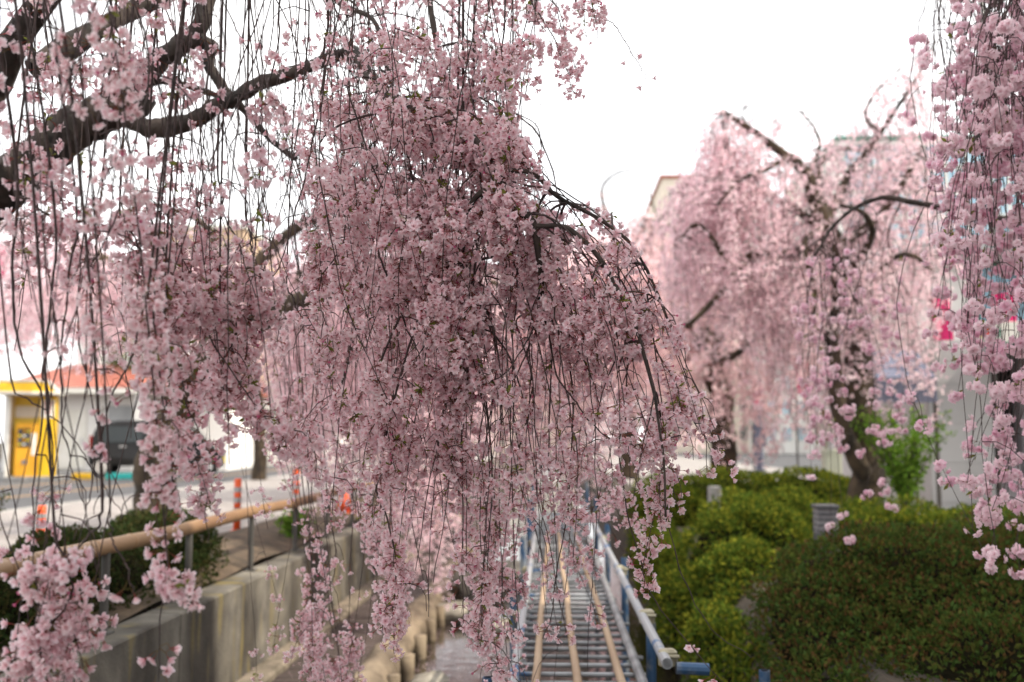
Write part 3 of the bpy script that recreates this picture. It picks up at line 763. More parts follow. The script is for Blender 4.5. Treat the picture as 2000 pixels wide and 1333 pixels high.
sprays = [([(290, 420), (330, 520), (400, 640), (470, 750), (535, 840), (570, 835)], 2.3), ([(425, 330), (440, 420), (475, 500), (510, 610)], 2.3), ([(235, 430), (290, 510), (340, 600), (375, 720)], 2.2),
          ([(320, 640), (365, 780), (395, 880), (385, 985)], 2.15), ([(85, 20), (105, 150), (90, 280), (120, 380), (60, 430)], 2.35), ([(30, 380), (130, 430), (240, 440), (330, 460)], 2.2), ([(215, -10), (240, 110), (275, 195)], 2.3),
          ([(680, 180), (730, 330), (790, 450), (850, 560), (925, 690)], 2.85), ([(625, 290), (675, 450), (625, 560), (650, 680)], 2.8), ([(840, 250), (885, 420), (912, 540), (900, 585)], 2.95), ([(740, 500), (815, 690), (865, 765)], 2.9),
          ([(735, 740), (770, 870), (755, 930)], 2.9), ([(1060, 540), (1130, 640), (1165, 730)], 3.05), ([(1090, 740), (1190, 860), (1265, 870)], 3.0), ([(1190, 560), (1290, 700), (1375, 850), (1420, 885)], 3.1),
          ([(735, 960), (760, 1040), (772, 1130), (765, 1215)], 2.9), ([(985, 60), (970, 200), (1005, 300), (1040, 330)], 3.1), ([(960, 900), (968, 1050), (945, 1160), (938, 1240)], 3.5), ([(640, 980), (655, 1120), (600, 1230), (660, 1310)], 4.4),
          ([(110, 1060), (140, 1160), (70, 1260), (125, 1330)], 1.95), ([(200, 1000), (190, 1030), (140, 1080), (60, 1120)], 1.95), ([(720, -20), (760, 90), (800, 190), (820, 270)], 3.1), ([(560, 560), (600, 640), (700, 820)], 3.2),
          ([(430, 560), (460, 640), (430, 740), (500, 800)], 2.35), ([(845, 590), (905, 700), (880, 800), (830, 870)], 3.0), ([(1010, 640), (1040, 760), (1010, 900), (1040, 1010)], 3.3), ([(480, 420), (500, 520), (525, 620)], 2.4), ([(190, 470), (180, 560), (210, 600)], 2.25)]
fan = [([(985, 345), (1120, 395), (1240, 520), (1320, 690), (1372, 850)], .55), ([(1045, 442), (1150, 455), (1230, 560), (1290, 700), (1330, 860)], .5), ([(1050, 460), (1130, 500), (1190, 620), (1220, 800), (1230, 950)], .4),
       ([(1055, 480), (1100, 540), (1140, 680), (1160, 850), (1170, 1010)], .35), ([(975, 340), (1080, 362), (1200, 450), (1290, 590), (1350, 740), (1412, 872)], .6), ([(1056, 520), (1085, 620), (1105, 760), (1130, 900), (1120, 1090)], .25),
       ([(930, 290), (1000, 300), (1040, 350), (1060, 420)], .6), ([(870, 240), (960, 235), (1010, 290), (1045, 345)], .6)]
for pts, v in fan: whips.append((pts, 2.88, .0032, v))
hang = [(930, 292), (968, 340), (1003, 405), (1045, 447), (1058, 540), (904, 470), (905, 560), (1056, 620), (912, 640)]
for k in range(22):
    x0, y0 = hang[k % 9]; x1 = x0 + rA.normal(0, 55); ye = rA.uniform(900, 1290)
    whips.append(([(x0, y0), (x0 + (x1 - x0) * .5 + rA.normal(0, 8), y0 + 110), (x1 + rA.normal(0, 12), y0 + (ye - y0) * .5), (x1 + rA.normal(0, 25), ye)], rA.uniform(2.88, 3.05), rA.uniform(.0024, .0042), .12))
for pts, Y in sprays: whips.append((pts, Y, .0036, 1.5))
for pts, Y, th, th_ in whips:
    p = wobble(smooth_path([P(a, b, Y + rA.normal(0, .01)) for a, b in pts], 34), .0032, rA)
    p0 = p[0]; hd = np.linalg.norm(SA - p0, axis=1)
    okk = SA[:, 2] > p0[2] - .05
    s0 = SA[int(np.argmin(hd + np.where(okk, 0, 9)))]
    if np.linalg.norm(s0 - p0) > .22 and not (pts[0][0] > 930 and pts[0][1] > 150):          # nothing close by: hang from a bough overhead
        h2 = np.linalg.norm(SA[:, :2] - p0[:2], axis=1)
        s0 = SA[int(np.argmin(h2 * 2 + .2 * (SA[:, 2] - p0[2]) + np.where(SA[:, 2] > p0[2] + .1, 0, 50)))]
    link_ = bezier(s0, s0 + (p0 - s0) * np.array([.5, .5, 0]) + np.array([0, 0, .05]), p0 + (p[0] - p[2]) * 1.2, p0, 12)
    full = np.vstack([link_[:-1], p])
    if th_ >= .9: fn = lambda a, b: np.where(np.arange(len(a)) >= 0, .95, 0)
    else: fn = (lambda v: (lambda a, b: np.clip(np.maximum(dens(a, b) * (.6 if v > .06 else .15), v), 0, 1)))(th_)
    finish_strand(full, th, fn, .03 if th_ < .5 else (.07 if th_ < 1.4 else .17), 1.0 if th_ < 1.4 else 1.35, None if th_ < 1.4 else .62 * np.linalg.norm(np.diff(p, axis=0), axis=1).sum(), .26 if Y > 2.6 else .15)

fp = np.vstack(fl_pos); fd = np.vstack(fl_dir); nF = len(fp)
px, py, dep = PX(fp)
inv = (px > -150) & (px < 2100) & (py > -150) & (py < 1450)
keep = inv | (rA.random(nF) < .35)
fp, fd, px, py, dep = fp[keep], fd[keep], px[keep], py[keep], dep[keep]; nF = len(fp)
rot = frames(fd, rA.uniform(0, 6.28, nF)); scl = rA.uniform(.98, 1.30, nF)
vid = rA.choice(8, nF, p=[.18, .18, .14, .14, .12, .1, .1, .04])
tint = np.ones((nF, 3)) * rA.uniform(.92, 1.07, (nF, 1)); pk = rA.random(nF)[:, None]
tint *= 1 - np.array([[.01, .09, .05]]) * pk
# the 300 blossoms that show largest are objects of their own
order = np.argsort(dep + np.where((px > 20) & (px < 1980) & (py > 20) & (py < 1310), 0, 100))[:300]
near = dep < 2.15; big = np.zeros(nF, bool); big[order] = True
fm = []
for i, v in enumerate(FL0):
    fm.append(np_mesh('blossom', v[0], v[1], v[2])); fm[-1].materials.append(M['petal'])
for q in order:
    o = bpy.data.objects.new('blossom', fm[vid[q]]); C.objects.link(o)
    m4 = np.eye(4); m4[:3, :3] = rot[q] * scl[q]; m4[:3, 3] = fp[q] - np.array(treeA.location)
    o.parent = treeA; o.matrix_local = Matrix(m4.tolist())
nL = int(nF * .05); lq = rA.choice(nF, nL)
parts_ = [scatter(FL0, vid[near & ~big], fp[near & ~big], rot[near & ~big], scl[near & ~big], tint[near & ~big]),
          scatter(FL1, vid[~near & ~big], fp[~near & ~big], rot[~near & ~big], scl[~near & ~big], tint[~near & ~big]),
          scatter(YL, rA.integers(0, 3, nL), fp[lq], frames(rA.normal(0, 1, (nL, 3)) + np.array([0, 0, -.3]), rA.uniform(0, 6, nL)), rA.uniform(.7, 1.2, nL), np.ones((nL, 3)))]
def join3(ps):
    k = 0; F = []
    for v, f, c in ps: F.append(f + k); k += len(v)
    return np.concatenate([p[0] for p in ps]), np.concatenate(F), np.concatenate([p[2] for p in ps])
V, F, Cc = join3(parts_)
tag(at_world(link('blossom_mass', np_mesh('blossom_mass', V, F, Cc), M['petal']), treeA), kind='stuff')
print('tree A flowers', nF, 'tris', len(F), 'strands', len(strands))
strands.sort(key=lambda s: -s[1])
for tubes, _ in strands[:280]:
    V, F = join_tubes(tubes, 4); at_world(link('hanging_branch', np_mesh('hanging_branch', V, F, smooth=True), M['twig']), treeA)
if len(strands) > 280:
    V, F = join_tubes([t for s in strands[280:] for t in s[0]], 4)
    tag(at_world(link('twig_mass', np_mesh('twig_mass', V, F, smooth=True), M['twig']), treeA), kind='stuff')

# ------------------------------------------------------------------ trees farther off
def far_tree(name, label, base, trunk, boughs, regions, seed, cl, step, twig_r, bark='bark_mossy', name_obj='weeping_cherry_tree', group='weeping cherry trees along the stream',
             cat='tree', mat_f='petal', n_cl=2, spread=.04, sun_warm=0.0):
    """trunk: list of (pts, r0, r1); boughs the same; regions: (x0, x1, y0, y1, Y0, Y1, n) of branch ends in the photo, n branches each"""
    r_ = np.random.default_rng(seed)
    root = empty(name_obj, base); tag(root, label, cat, group)
    bs = []
    for pts, r0, r1 in trunk: bs.append(add_bough(root, pts, r0, r1, r_, 'trunk', bark, 14)[-6:])
    for pts, r0, r1 in boughs: bs.append(add_bough(root, pts, r0, r1, r_, 'bough', bark, 8))
    S = sample_boughs(bs, .1); tubes = []; nd = []
    for (x0, x1, y0, y1, Y0, Y1, n, fl) in regions:
        for k in range(n):
            T = P(r_.uniform(x0, x1), r_.uniform(y0, y1), r_.uniform(Y0, Y1))
            p = strand(S, T, r_, seg=.17, kink=.012, lean=r_.normal(0, .35, 2), slant=r_.uniform(.05, .5))
            tubes.append((p, np.linspace(twig_r, twig_r * .35, len(p))))
            q, t = nodes(p, step, step * .3, r_)
            ph = r_.uniform(0, 6.28); wv = .55 + .45 * np.sin(q[:, 2] * r_.uniform(3, 7) + ph)
            nd.append(q[r_.random(len(q)) < fl * (.35 + .75 * wv) * np.clip(t * 2.5 + .1, 0, 1)])
            for s_ in range(r_.integers(1, 4)):
                a0 = q[r_.integers(len(q) // 4, len(q))] if len(q) > 4 else p[-1]
                sp = shoot(a0, r_, r_.uniform(.25, .6)); tubes.append((sp, np.linspace(twig_r * .5, twig_r * .3, len(sp))))
                q2, _ = nodes(sp, step, step * .3, r_); nd.append(q2[r_.random(len(q2)) < fl])
    q = np.repeat(np.vstack(nd), n_cl, 0); q = q + r_.normal(0, spread, q.shape); n = len(q)
    rot_ = frames(r_.normal(0, 1, (n, 3)) + np.array([0, 0, -.25]), r_.uniform(0, 6.28, n))
    tint_ = np.ones((n, 3)) * r_.uniform(.9, 1.08, (n, 1)) * (1 - np.array([[.02, .13, .08]]) * r_.random((n, 1)))
    tint_ *= np.array([[1 + .05 * sun_warm, 1, 1 - .10 * sun_warm]])  # warmth of sunlight on the distant crowns put into the petal colour
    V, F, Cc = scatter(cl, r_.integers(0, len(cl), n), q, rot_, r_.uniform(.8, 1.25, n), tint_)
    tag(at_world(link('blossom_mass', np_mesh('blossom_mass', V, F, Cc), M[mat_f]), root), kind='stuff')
    V2, F2 = join_tubes(tubes, 3)
    tag(at_world(link('twig_mass', np_mesh('twig_mass', V2, F2), M['twig']), root), kind='stuff')
    print(name, 'clumps', n, 'tris', len(F))
    return root

CL_B = [clump(s, 5, .030, .014, PINK, (0.76, 0.42, 0.47)) for s in (31, 32, 33, 34)]
CL_E = [clump(s, 4, .050, .024, (0.945, 0.86, 0.865), (0.80, 0.50, 0.52)) for s in (41, 42, 43, 44)]
CL_F = [clump(s, 4, .085, .04, (0.945, 0.86, 0.865), (0.80, 0.50, 0.52)) for s in (51, 52, 53)]

# B: leaning trunk behind the rail
YB = 11.0
far_tree('B', 'weeping cherry with thick mottled leaning trunk rooted beside the bamboo handrail', tuple(P(302, 1040, YB)),
         [(px_path([(296, 1060, YB), (300, 1000, YB), (318, 900, YB), (345, 800, YB), (388, 720, YB - .1), (440, 668, YB - .3)]), .27, .165)],
         [(px_path([(430, 675, YB - .3), (500, 628, YB - .6), (560, 600, YB - .8), (620, 572, YB - 1), (690, 560, YB - 1.2), (790, 520, YB - 1.4), (900, 520, YB - 1.5)]), .15, .05),
          (px_path([(350, 790, YB), (330, 680, YB), (260, 560, YB + .3), (160, 480, YB + .6), (40, 440, YB + .8), (-120, 470, YB + .8)]), .12, .04),
          (px_path([(430, 675, YB - .3), (470, 560, YB), (560, 460, YB + .2), (680, 400, YB + .2), (800, 420, YB)]), .10, .04),
          (px_path([(400, 700, YB), (430, 560, YB + 1), (400, 440, YB + 1.5), (300, 400, YB + 2)]), .09, .03),
          (px_path([(440, 668, YB - .3), (560, 560, YB + 1), (700, 480, YB + 2), (850, 460, YB + 2.5), (960, 500, YB + 2.5)]), .10, .04)],
         [(-60, 330, 560, 715, YB - .5, YB + 1.5, 120, .8), (330, 560, 560, 760, YB, YB + 1.8, 55, .75), (540, 760, 650, 960, YB - 1.2, YB + 2, 150, .85),
          (740, 960, 620, 900, YB - 1.6, YB + 2, 150, .85), (560, 700, 850, 1000, YB - .8, YB + .8, 18, .6), (760, 885, 950, 1190, YB - 1.6, YB - .6, 44, .95)],
         202, CL_B, .062, .005, n_cl=2, spread=.05)

# C: dark trunk behind the hedges
YC = 12.0
far_tree('C', 'weeping cherry with dark upright twin stem trunk and tangled crown behind the hedges', tuple(P(1690, 1030, YC)),
         [(px_path([(1688, 1045, YC), (1690, 960, YC), (1688, 870, YC), (1682, 780, YC), (1675, 700, YC), (1660, 600, YC), (1640, 500, YC), (1610, 440, YC)]), .21, .12),
          (px_path([(1690, 930, YC - .15), (1655, 860, YC - .2), (1640, 790, YC - .2), (1630, 700, YC - .2), (1625, 630, YC - .1), (1660, 560, YC)]), .11, .07)],
         [(px_path([(1620, 450, YC), (1590, 390, YC), (1575, 340, YC), (1530, 300, YC), (1470, 258, YC), (1410, 215, YC)]), .10, .025),
          (px_path([(1650, 520, YC), (1600, 480, YC), (1540, 500, YC), (1470, 495, YC), (1430, 550, YC - .3), (1340, 640, YC - .6)]), .085, .03),
          (px_path([(1610, 440, YC), (1660, 340, YC + .5), (1720, 260, YC + .5), (1780, 170, YC + .5), (1830, 80, YC + .5)]), .06, .012),
          (px_path([(1640, 480, YC), (1720, 420, YC), (1780, 330, YC), (1800, 285, YC)]), .06, .02),
          (px_path([(1610, 440, YC), (1570, 480, YC - .5), (1590, 560, YC - .7), (1585, 640, YC - .8)]), .05, .02),
          (px_path([(1600, 440, YC), (1500, 380, YC + 1), (1420, 340, YC + 1), (1340, 360, YC + 1)]), .06, .02),
          (px_path([(1610, 420, YC), (1600, 330, YC + 1), (1640, 290, YC + 1.5), (1700, 300, YC + 2)]), .06, .02),
          (px_path([(1660, 600, YC), (1720, 520, YC - .4), (1780, 500, YC - .6), (1830, 540, YC - .8)]), .05, .02),
          (px_path([(1540, 305, YC), (1500, 330, YC - .3), (1450, 350, YC - .5), (1400, 400, YC - .6)]), .03, .012),
          (px_path([(1575, 345, YC), (1600, 290, YC), (1590, 250, YC), (1560, 215, YC)]), .03, .008),
          (px_path([(1470, 258, YC), (1450, 220, YC), (1500, 190, YC), (1560, 215, YC)]), .012, .006),
          (px_path([(1720, 260, YC + .5), (1690, 230, YC + .5), (1710, 180, YC + .4), (1760, 130, YC + .4)]), .03, .008),
          (px_path([(1430, 550, YC - .3), (1400, 480, YC - .4), (1360, 440, YC - .4), (1320, 480, YC - .4)]), .04, .015),
          (px_path([(1650, 540, YC), (1700, 470, YC - .8), (1690, 420, YC - 1.2), (1640, 400, YC - 1.4)]), .05, .02)],
         [(1310, 1440, 380, 700, YC - .5, YC + 1, 110, .9), (1400, 1560, 330, 700, YC - .8, YC + 1.2, 120, .85), (1540, 1700, 330, 760, YC - .8, YC + 1.5, 90, .65),
          (1690, 1850, 330, 720, YC - .8, YC + 1.5, 80, .65), (1690, 1820, 160, 330, YC, YC + .6, 14, .6), (1480, 1600, 650, 860, YC - .8, YC + .5, 26, .7),
          (1700, 1840, 650, 880, YC - .8, YC + .5, 30, .6), (1560, 1700, 270, 340, YC, YC + 1, 10, .6)],
         303, CL_B, .062, .0065, n_cl=2, spread=.055)

# D: farther trunk by the lit hedge
YD = 17.0
far_tree('D', 'weeping cherry with short brown trunk growing behind the sunlit green hedge', tuple(P(1410, 960, YD)),
         [(px_path([(1414, 975, YD), (1412, 900, YD), (1405, 800, YD), (1395, 720, YD), (1375, 650, YD)]), .24, .17)],
         [(px_path([(1385, 690, YD), (1350, 640, YD), (1290, 560, YD), (1230, 500, YD), (1160, 480, YD)]), .12, .04),
          (px_path([(1390, 690, YD), (1440, 600, YD), (1520, 520, YD + 1), (1600, 480, YD + 1)]), .11, .04),
          (px_path([(1390, 700, YD), (1440, 690, YD - 1), (1500, 640, YD - 1), (1560, 640, YD - 1)]), .08, .03),
          (px_path([(1380, 670, YD), (1370, 560, YD + 1), (1340, 470, YD + 2), (1270, 430, YD + 2)]), .09, .03)],
         [(1130, 1290, 560, 860, YD - 1, YD + 2, 170, .9), (1270, 1420, 520, 860, YD - 1, YD + 2, 130, .85), (1400, 1650, 560, 900, YD - 1, YD + 2, 150, .85)],
         404, CL_E, .10, .006, n_cl=2, spread=.07, sun_warm=.25)

# E: trees arching over the stream beyond
YE = 19.0
far_tree('E', 'blossom laden weeping cherry leaning over the far end of the stream', tuple(P(800, 975, YE)),
         [(px_path([(790, 985, YE), (795, 860, YE), (820, 740, YE), (860, 640, YE)]), .26, .18)],
         [(px_path([(850, 660, YE), (920, 560, YE), (1020, 510, YE), (1130, 530, YE)]), .13, .04),
          (px_path([(840, 690, YE), (780, 580, YE), (690, 520, YE), (580, 540, YE)]), .13, .04),
          (px_path([(860, 650, YE), (890, 540, YE + 1.5), (960, 470, YE + 2.5), (1060, 470, YE + 2.5)]), .10, .04),
          (px_path([(850, 650, YE), (840, 560, YE - 1.5), (900, 520, YE - 2.5), (980, 560, YE - 2.5)]), .10, .04)],
         [(540, 760, 640, 930, YE - 2, YE + 2, 120, .9), (760, 960, 620, 960, YE - 2.5, YE + 2.5, 150, .9), (940, 1180, 620, 1000, YE - 2.5, YE + 2.5, 190, .9)],
         505, CL_E, .11, .006, n_cl=2, spread=.075, sun_warm=.25)

YG = 30.0
far_tree('G', 'distant weeping cherry with thin arching bare top branches beyond the stream', tuple(P(1230, 932, YG)),
         [(px_path([(1230, 940, YG), (1228, 800, YG), (1220, 640, YG), (1215, 560, YG)]), .28, .18)],
         [(px_path([(1218, 580, YG), (1190, 440, YG), (1175, 370, YG), (1215, 335, YG), (1255, 350, YG), (1285, 430, YG)]), .06, .018),
          (px_path([(1215, 580, YG), (1260, 480, YG), (1320, 440, YG), (1390, 470, YG)]), .14, .05),
          (px_path([(1215, 580, YG), (1170, 480, YG), (1100, 460, YG), (1020, 500, YG)]), .14, .05),
          (px_path([(1215, 570, YG), (1240, 470, YG + 3), (1300, 420, YG + 4), (1350, 420, YG + 4)]), .12, .04)],
         [(1000, 1200, 560, 900, YG - 2, YG + 3, 110, .9), (1180, 1420, 540, 900, YG - 2, YG + 3, 150, .9), (1150, 1290, 420, 560, YG, YG + 1, 16, .35)],
         606, CL_F, .16, .009, n_cl=2, spread=.12, sun_warm=.25)

YH = 22.0
far_tree('H', 'weeping cherry standing at the kerb in front of the white shop', tuple(P(60, 958, YH)) if False else (-9.0, 27.0, 0.0),
         [([(-7.9, 27, -.03), (-7.95, 27, 1.2), (-8.1, 27, 2.6), (-8.3, 27, 3.6)], .2, .14)],
         [([(-8.2, 27, 3.3), (-9.2, 26.6, 4.6), (-10.6, 26.3, 5.1), (-12.2, 26.0, 4.9)], .11, .04),
          ([(-8.3, 27, 3.5), (-8.4, 27.4, 4.9), (-7.6, 28, 5.8), (-6.4, 28.2, 5.4)], .11, .04),
          ([(-8.3, 27, 3.5), (-9.0, 28.4, 5.0), (-10.4, 29, 5.8), (-12, 29.2, 5.6)], .10, .03)],
         [(-40, 330, 560, 690, 25.5, 29, 110, .8), (330, 700, 560, 820, 26.5, 28.5, 90, .85)],
         707, CL_F, .15, .008, n_cl=2, spread=.11)

# R: double flowered cherry at the hedge, its trunk out of the picture
rR = np.random.default_rng(808)
treeR = empty('double_cherry_tree', (4.05, 4.7, 0))
tag(treeR, 'double flowered cherry with fat pink pompom blossoms hanging above the dark hedge', 'tree')
bR = [add_bough(treeR, [(4.05, 4.7, -.05), (4.05, 4.7, .8), (4.0, 4.75, 1.6), (3.85, 4.8, 2.3), (3.5, 4.7, 2.9)], .13, .08, rR, 'trunk', 'bark', 12)[-3:],
      add_bough(treeR, [(3.6, 4.75, 2.75), (3.1, 4.5, 3.3), (2.5, 4.35, 3.55), (2.05, 4.4, 3.5), (1.85, 4.45, 3.3)], .06, .014, rR),
      add_bough(treeR, [(3.6, 4.75, 2.75), (3.0, 4.0, 3.2), (2.3, 3.8, 3.2), (1.85, 3.8, 2.95)], .05, .014, rR),
      add_bough(treeR, np.vstack([[(3.95, 4.8, 2.0), (3.5, 5.8, 2.4)], px_path([(1960, 430, 6.5), (1890, 416, 6.5), (1800, 400, 6.4), (1740, 388, 6.4), (1690, 395, 6.4), (1630, 440, 6.3), (1590, 500, 6.2)])]), .032, .008, rR, n=8)]
SR = sample_boughs(bR, .05); SR = SR[SR[:, 2] > 1.5]
Rreg = [(1870, 2010, 60, 260, 3.6, 4.6, 22), (1845, 2010, 250, 480, 3.6, 4.6, 27), (1815, 2010, 440, 720, 3.7, 4.6, 24), (1850, 2010, 700, 950, 3.7, 4.5, 14), (1880, 2000, 930, 1120, 3.8, 4.5, 14),
        (1560, 1770, 580, 800, 6.0, 6.5, 9), (1560, 1770, 800, 1060, 5.9, 6.4, 13), (2010, 2300, 200, 1000, 3.5, 5, 24)]
rp_, rd_, rtubes = [], [], []
for (x0, x1, y0, y1, Y0, Y1, n) in Rreg:
    for k in range(n):
        T = P(rR.uniform(x0, x1), rR.uniform(y0, y1), rR.uniform(Y0, Y1)); p = strand(SR, T, rR, .06, .006, lean=rR.normal(0, .18, 2), slant=rR.uniform(.05, .6))
        tb = [(p, np.linspace(.0032, .0013, len(p)))]
        pts = [p[-1]]; q, t = nodes(p, .09, .03, rR); tail = np.linalg.norm(p[-1] - q, axis=1)
        pts += list(q[(rR.random(len(q)) < np.where(tail < .45, .42, .07)) & (t > .25)])
        for s_ in range(2):
            sp = shoot(q[rR.integers(len(q) // 3, len(q))] if len(q) > 3 else p[-2], rR, rR.uniform(.12, .3)); tb.append((sp, np.linspace(.002, .0012, len(sp)))); pts.append(sp[-1])
        for c in pts:
            n_ = rR.integers(3, 7); a = rR.uniform(0, 6.28, n_)
            d = np.stack([np.cos(a), np.sin(a), -rR.uniform(-.5, 1.1, n_)], 1); rp_.append(np.repeat(c[None], n_, 0) + rR.normal(0, .004, (n_, 3))); rd_.append(d)
        a, b, c = PX(p); rtubes.append((tb, float((((a > 0) & (a < 2000) & (b > 0)) / c).sum())))
rp_ = np.vstack(rp_); rd_ = np.vstack(rd_); nR = len(rp_); rot = frames(rd_, rR.uniform(0, 6, nR)); vid = rR.integers(0, 3, nR); scl = rR.uniform(.85, 1.2, nR)
tint = np.ones((nR, 3)) * rR.uniform(.93, 1.05, (nR, 1)) * (1 - np.array([[.03, .20, .10]]) * rR.random((nR, 1)) ** 2)
px, py, dep = PX(rp_); order = np.argsort(dep + np.where((px > 10) & (px < 1990) & (py > 10) & (py < 1320), 0, 100))[:300]
big = np.zeros(nR, bool); big[order] = True
fm = [np_mesh('double_blossom', *v) for v in FD]
for m_ in fm: m_.materials.append(M['petal'])
for q in order:
    o = bpy.data.objects.new('double_blossom', fm[vid[q]]); C.objects.link(o)
    m4 = np.eye(4); m4[:3, :3] = rot[q] * scl[q]; m4[:3, 3] = rp_[q] - np.array(treeR.location)
    o.parent = treeR; o.matrix_local = Matrix(m4.tolist())
nL = 260; lq = rR.choice(nR, nL)
V, F, Cc = join3([scatter(FD, vid[~big], rp_[~big], rot[~big], scl[~big], tint[~big]),
                  scatter(YL, rR.integers(0, 3, nL), rp_[lq], frames(rR.normal(0, 1, (nL, 3)), rR.uniform(0, 6, nL)), rR.uniform(1.0, 1.6, nL), np.ones((nL, 3)))])
tag(at_world(link('blossom_mass', np_mesh('blossom_mass', V, F, Cc), M['petal']), treeR), kind='stuff')
for tb, _ in rtubes:
    V, F = join_tubes(tb, 5); at_world(link('hanging_branch', np_mesh('hanging_branch', V, F, smooth=True), M['twig']), treeR)
print('R flowers', nR)

# ------------------------------------------------------------------ hedges and shrubs
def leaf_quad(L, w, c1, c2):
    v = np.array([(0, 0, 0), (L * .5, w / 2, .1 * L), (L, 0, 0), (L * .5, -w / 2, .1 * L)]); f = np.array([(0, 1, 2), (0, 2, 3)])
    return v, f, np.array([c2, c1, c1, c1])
def bush(name, label, blobs, n, leafs, seed, cat='hedge', group=None, base_z=0.0, depth=.10):
    """blobs: (centre, radii) ellipsoids; leaves crowd their outer shell over a dark twiggy heart"""
    r_ = np.random.default_rng(seed); c0 = blobs[0][0]
    root = empty(name, (c0[0], c0[1], base_z)); tag(root, label, cat, group)
    area = np.array([b[1][0] * b[1][1] + b[1][0] * b[1][2] + b[1][1] * b[1][2] for b in blobs]); area /= area.sum()
    P_, N_ = [], []
    ph = r_.uniform(0, 6.28, (len(blobs), 6))
    def lump(u, k):
        return 1 + .05 * np.sin(5 * u[:, 0] + ph[k, 0] + 3 * u[:, 1]) + .05 * np.sin(6 * u[:, 1] + ph[k, 1] + 4 * u[:, 2]) + .04 * np.sin(11 * u[:, 2] + ph[k, 2] + 9 * u[:, 0]) + .03 * np.sin(17 * u[:, 1] + 13 * u[:, 0] + ph[k, 3])
    for k, (c, r3) in enumerate(blobs):
        m = int(n * area[k]); u = r_.normal(0, 1, (m, 3)); u /= np.linalg.norm(u, axis=1, keepdims=True); u[:, 2] = np.where(u[:, 2] < -.55, -u[:, 2], u[:, 2]); back = (u[:, 1] > .25) & (r_.random(m) < .75); u[back, 1] *= -1
        r3 = np.array(r3); q = np.array(c) + u * r3 * lump(u, k)[:, None]; nn = u / r3; nn /= np.linalg.norm(nn, axis=1, keepdims=True)
        q = q - nn * (r_.random((m, 1)) ** 1.6) * depth
        inside = np.zeros(m, bool)
        for k2, (c2, r2) in enumerate(blobs):
            if k2 != k: inside |= (((q - np.array(c2)) / np.array(r2)) ** 2).sum(1) < .72
        sel = ~inside & (q[:, 2] > base_z); P_.append(q[sel]); N_.append(nn[sel])
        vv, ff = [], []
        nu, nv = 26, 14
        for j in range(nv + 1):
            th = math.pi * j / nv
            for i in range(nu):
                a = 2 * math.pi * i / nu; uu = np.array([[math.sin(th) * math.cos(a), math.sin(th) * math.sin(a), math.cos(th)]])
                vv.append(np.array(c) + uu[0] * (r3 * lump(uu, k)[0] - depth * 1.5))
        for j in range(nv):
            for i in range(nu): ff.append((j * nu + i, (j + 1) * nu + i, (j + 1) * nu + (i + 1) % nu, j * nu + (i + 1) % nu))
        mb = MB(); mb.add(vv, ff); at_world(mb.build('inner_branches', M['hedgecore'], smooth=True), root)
    q = np.vstack(P_); nn = np.vstack(N_); m = len(q)
    d = nn * .5 + r_.normal(0, .55, (m, 3)) + np.array([0, 0, .25])
    # leaf length axis is local x: build frames with z across the leaf
    z = np.cross(d, r_.normal(0, 1, (m, 3))) + nn * .9; x = d / np.linalg.norm(d, axis=1, keepdims=True)
    z = z - x * (z * x).sum(1, keepdims=True); z /= np.linalg.norm(z, axis=1, keepdims=True) + 1e-9; y_ = np.cross(z, x)
    rot_ = np.stack([x, y_, z], -1); t = np.ones((m, 3)) * r_.uniform(.65, 1.3, (m, 1))
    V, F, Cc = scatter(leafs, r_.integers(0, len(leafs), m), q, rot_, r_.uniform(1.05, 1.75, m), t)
    tag(at_world(link('foliage', np_mesh('foliage', V, F, Cc), M['leaf']), root), kind='stuff')
    return root
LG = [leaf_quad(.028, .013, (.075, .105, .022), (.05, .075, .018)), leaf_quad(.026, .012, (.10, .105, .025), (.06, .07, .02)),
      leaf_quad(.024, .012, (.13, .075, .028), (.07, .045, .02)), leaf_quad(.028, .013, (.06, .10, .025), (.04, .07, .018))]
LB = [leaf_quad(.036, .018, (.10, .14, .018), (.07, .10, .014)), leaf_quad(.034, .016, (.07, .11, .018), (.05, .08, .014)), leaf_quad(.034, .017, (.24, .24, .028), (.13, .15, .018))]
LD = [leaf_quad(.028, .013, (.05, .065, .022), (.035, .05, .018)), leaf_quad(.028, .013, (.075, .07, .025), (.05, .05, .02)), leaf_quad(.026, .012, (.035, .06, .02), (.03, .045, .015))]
def lumps(blobs, n, seed, k=.42):
    """rounded lumps growing out of the main masses so that the outline is uneven"""
    r_ = np.random.default_rng(seed); out_ = list(blobs)
    for i in range(n):
        c, r3 = blobs[r_.integers(len(blobs))]; u = r_.normal(0, 1, 3); u /= np.linalg.norm(u); u[2] = abs(u[2]) * .9; u[1] = -abs(u[1]) if r_.random() < .7 else u[1]
        f = r_.uniform(.7, 1.25) * k; out_.append((tuple(np.array(c) + u * np.array(r3) * .78), tuple(np.array([f, f, f * .8]) * min(r3))))
    return out_
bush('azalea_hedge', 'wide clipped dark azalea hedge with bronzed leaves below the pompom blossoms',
     [((2.35, 6.6, .0), (1.05, 1.25, .56)), ((3.5, 6.9, .05), (1.1, 1.2, .60)), ((1.75, 6.2, -.15), (.55, .9, .48)), ((2.6, 5.3, -.2), (1.0, .9, .58)), ((1.7, 5.4, -.4), (.6, .8, .45))], 64000, LG, 1, base_z=-1.0)
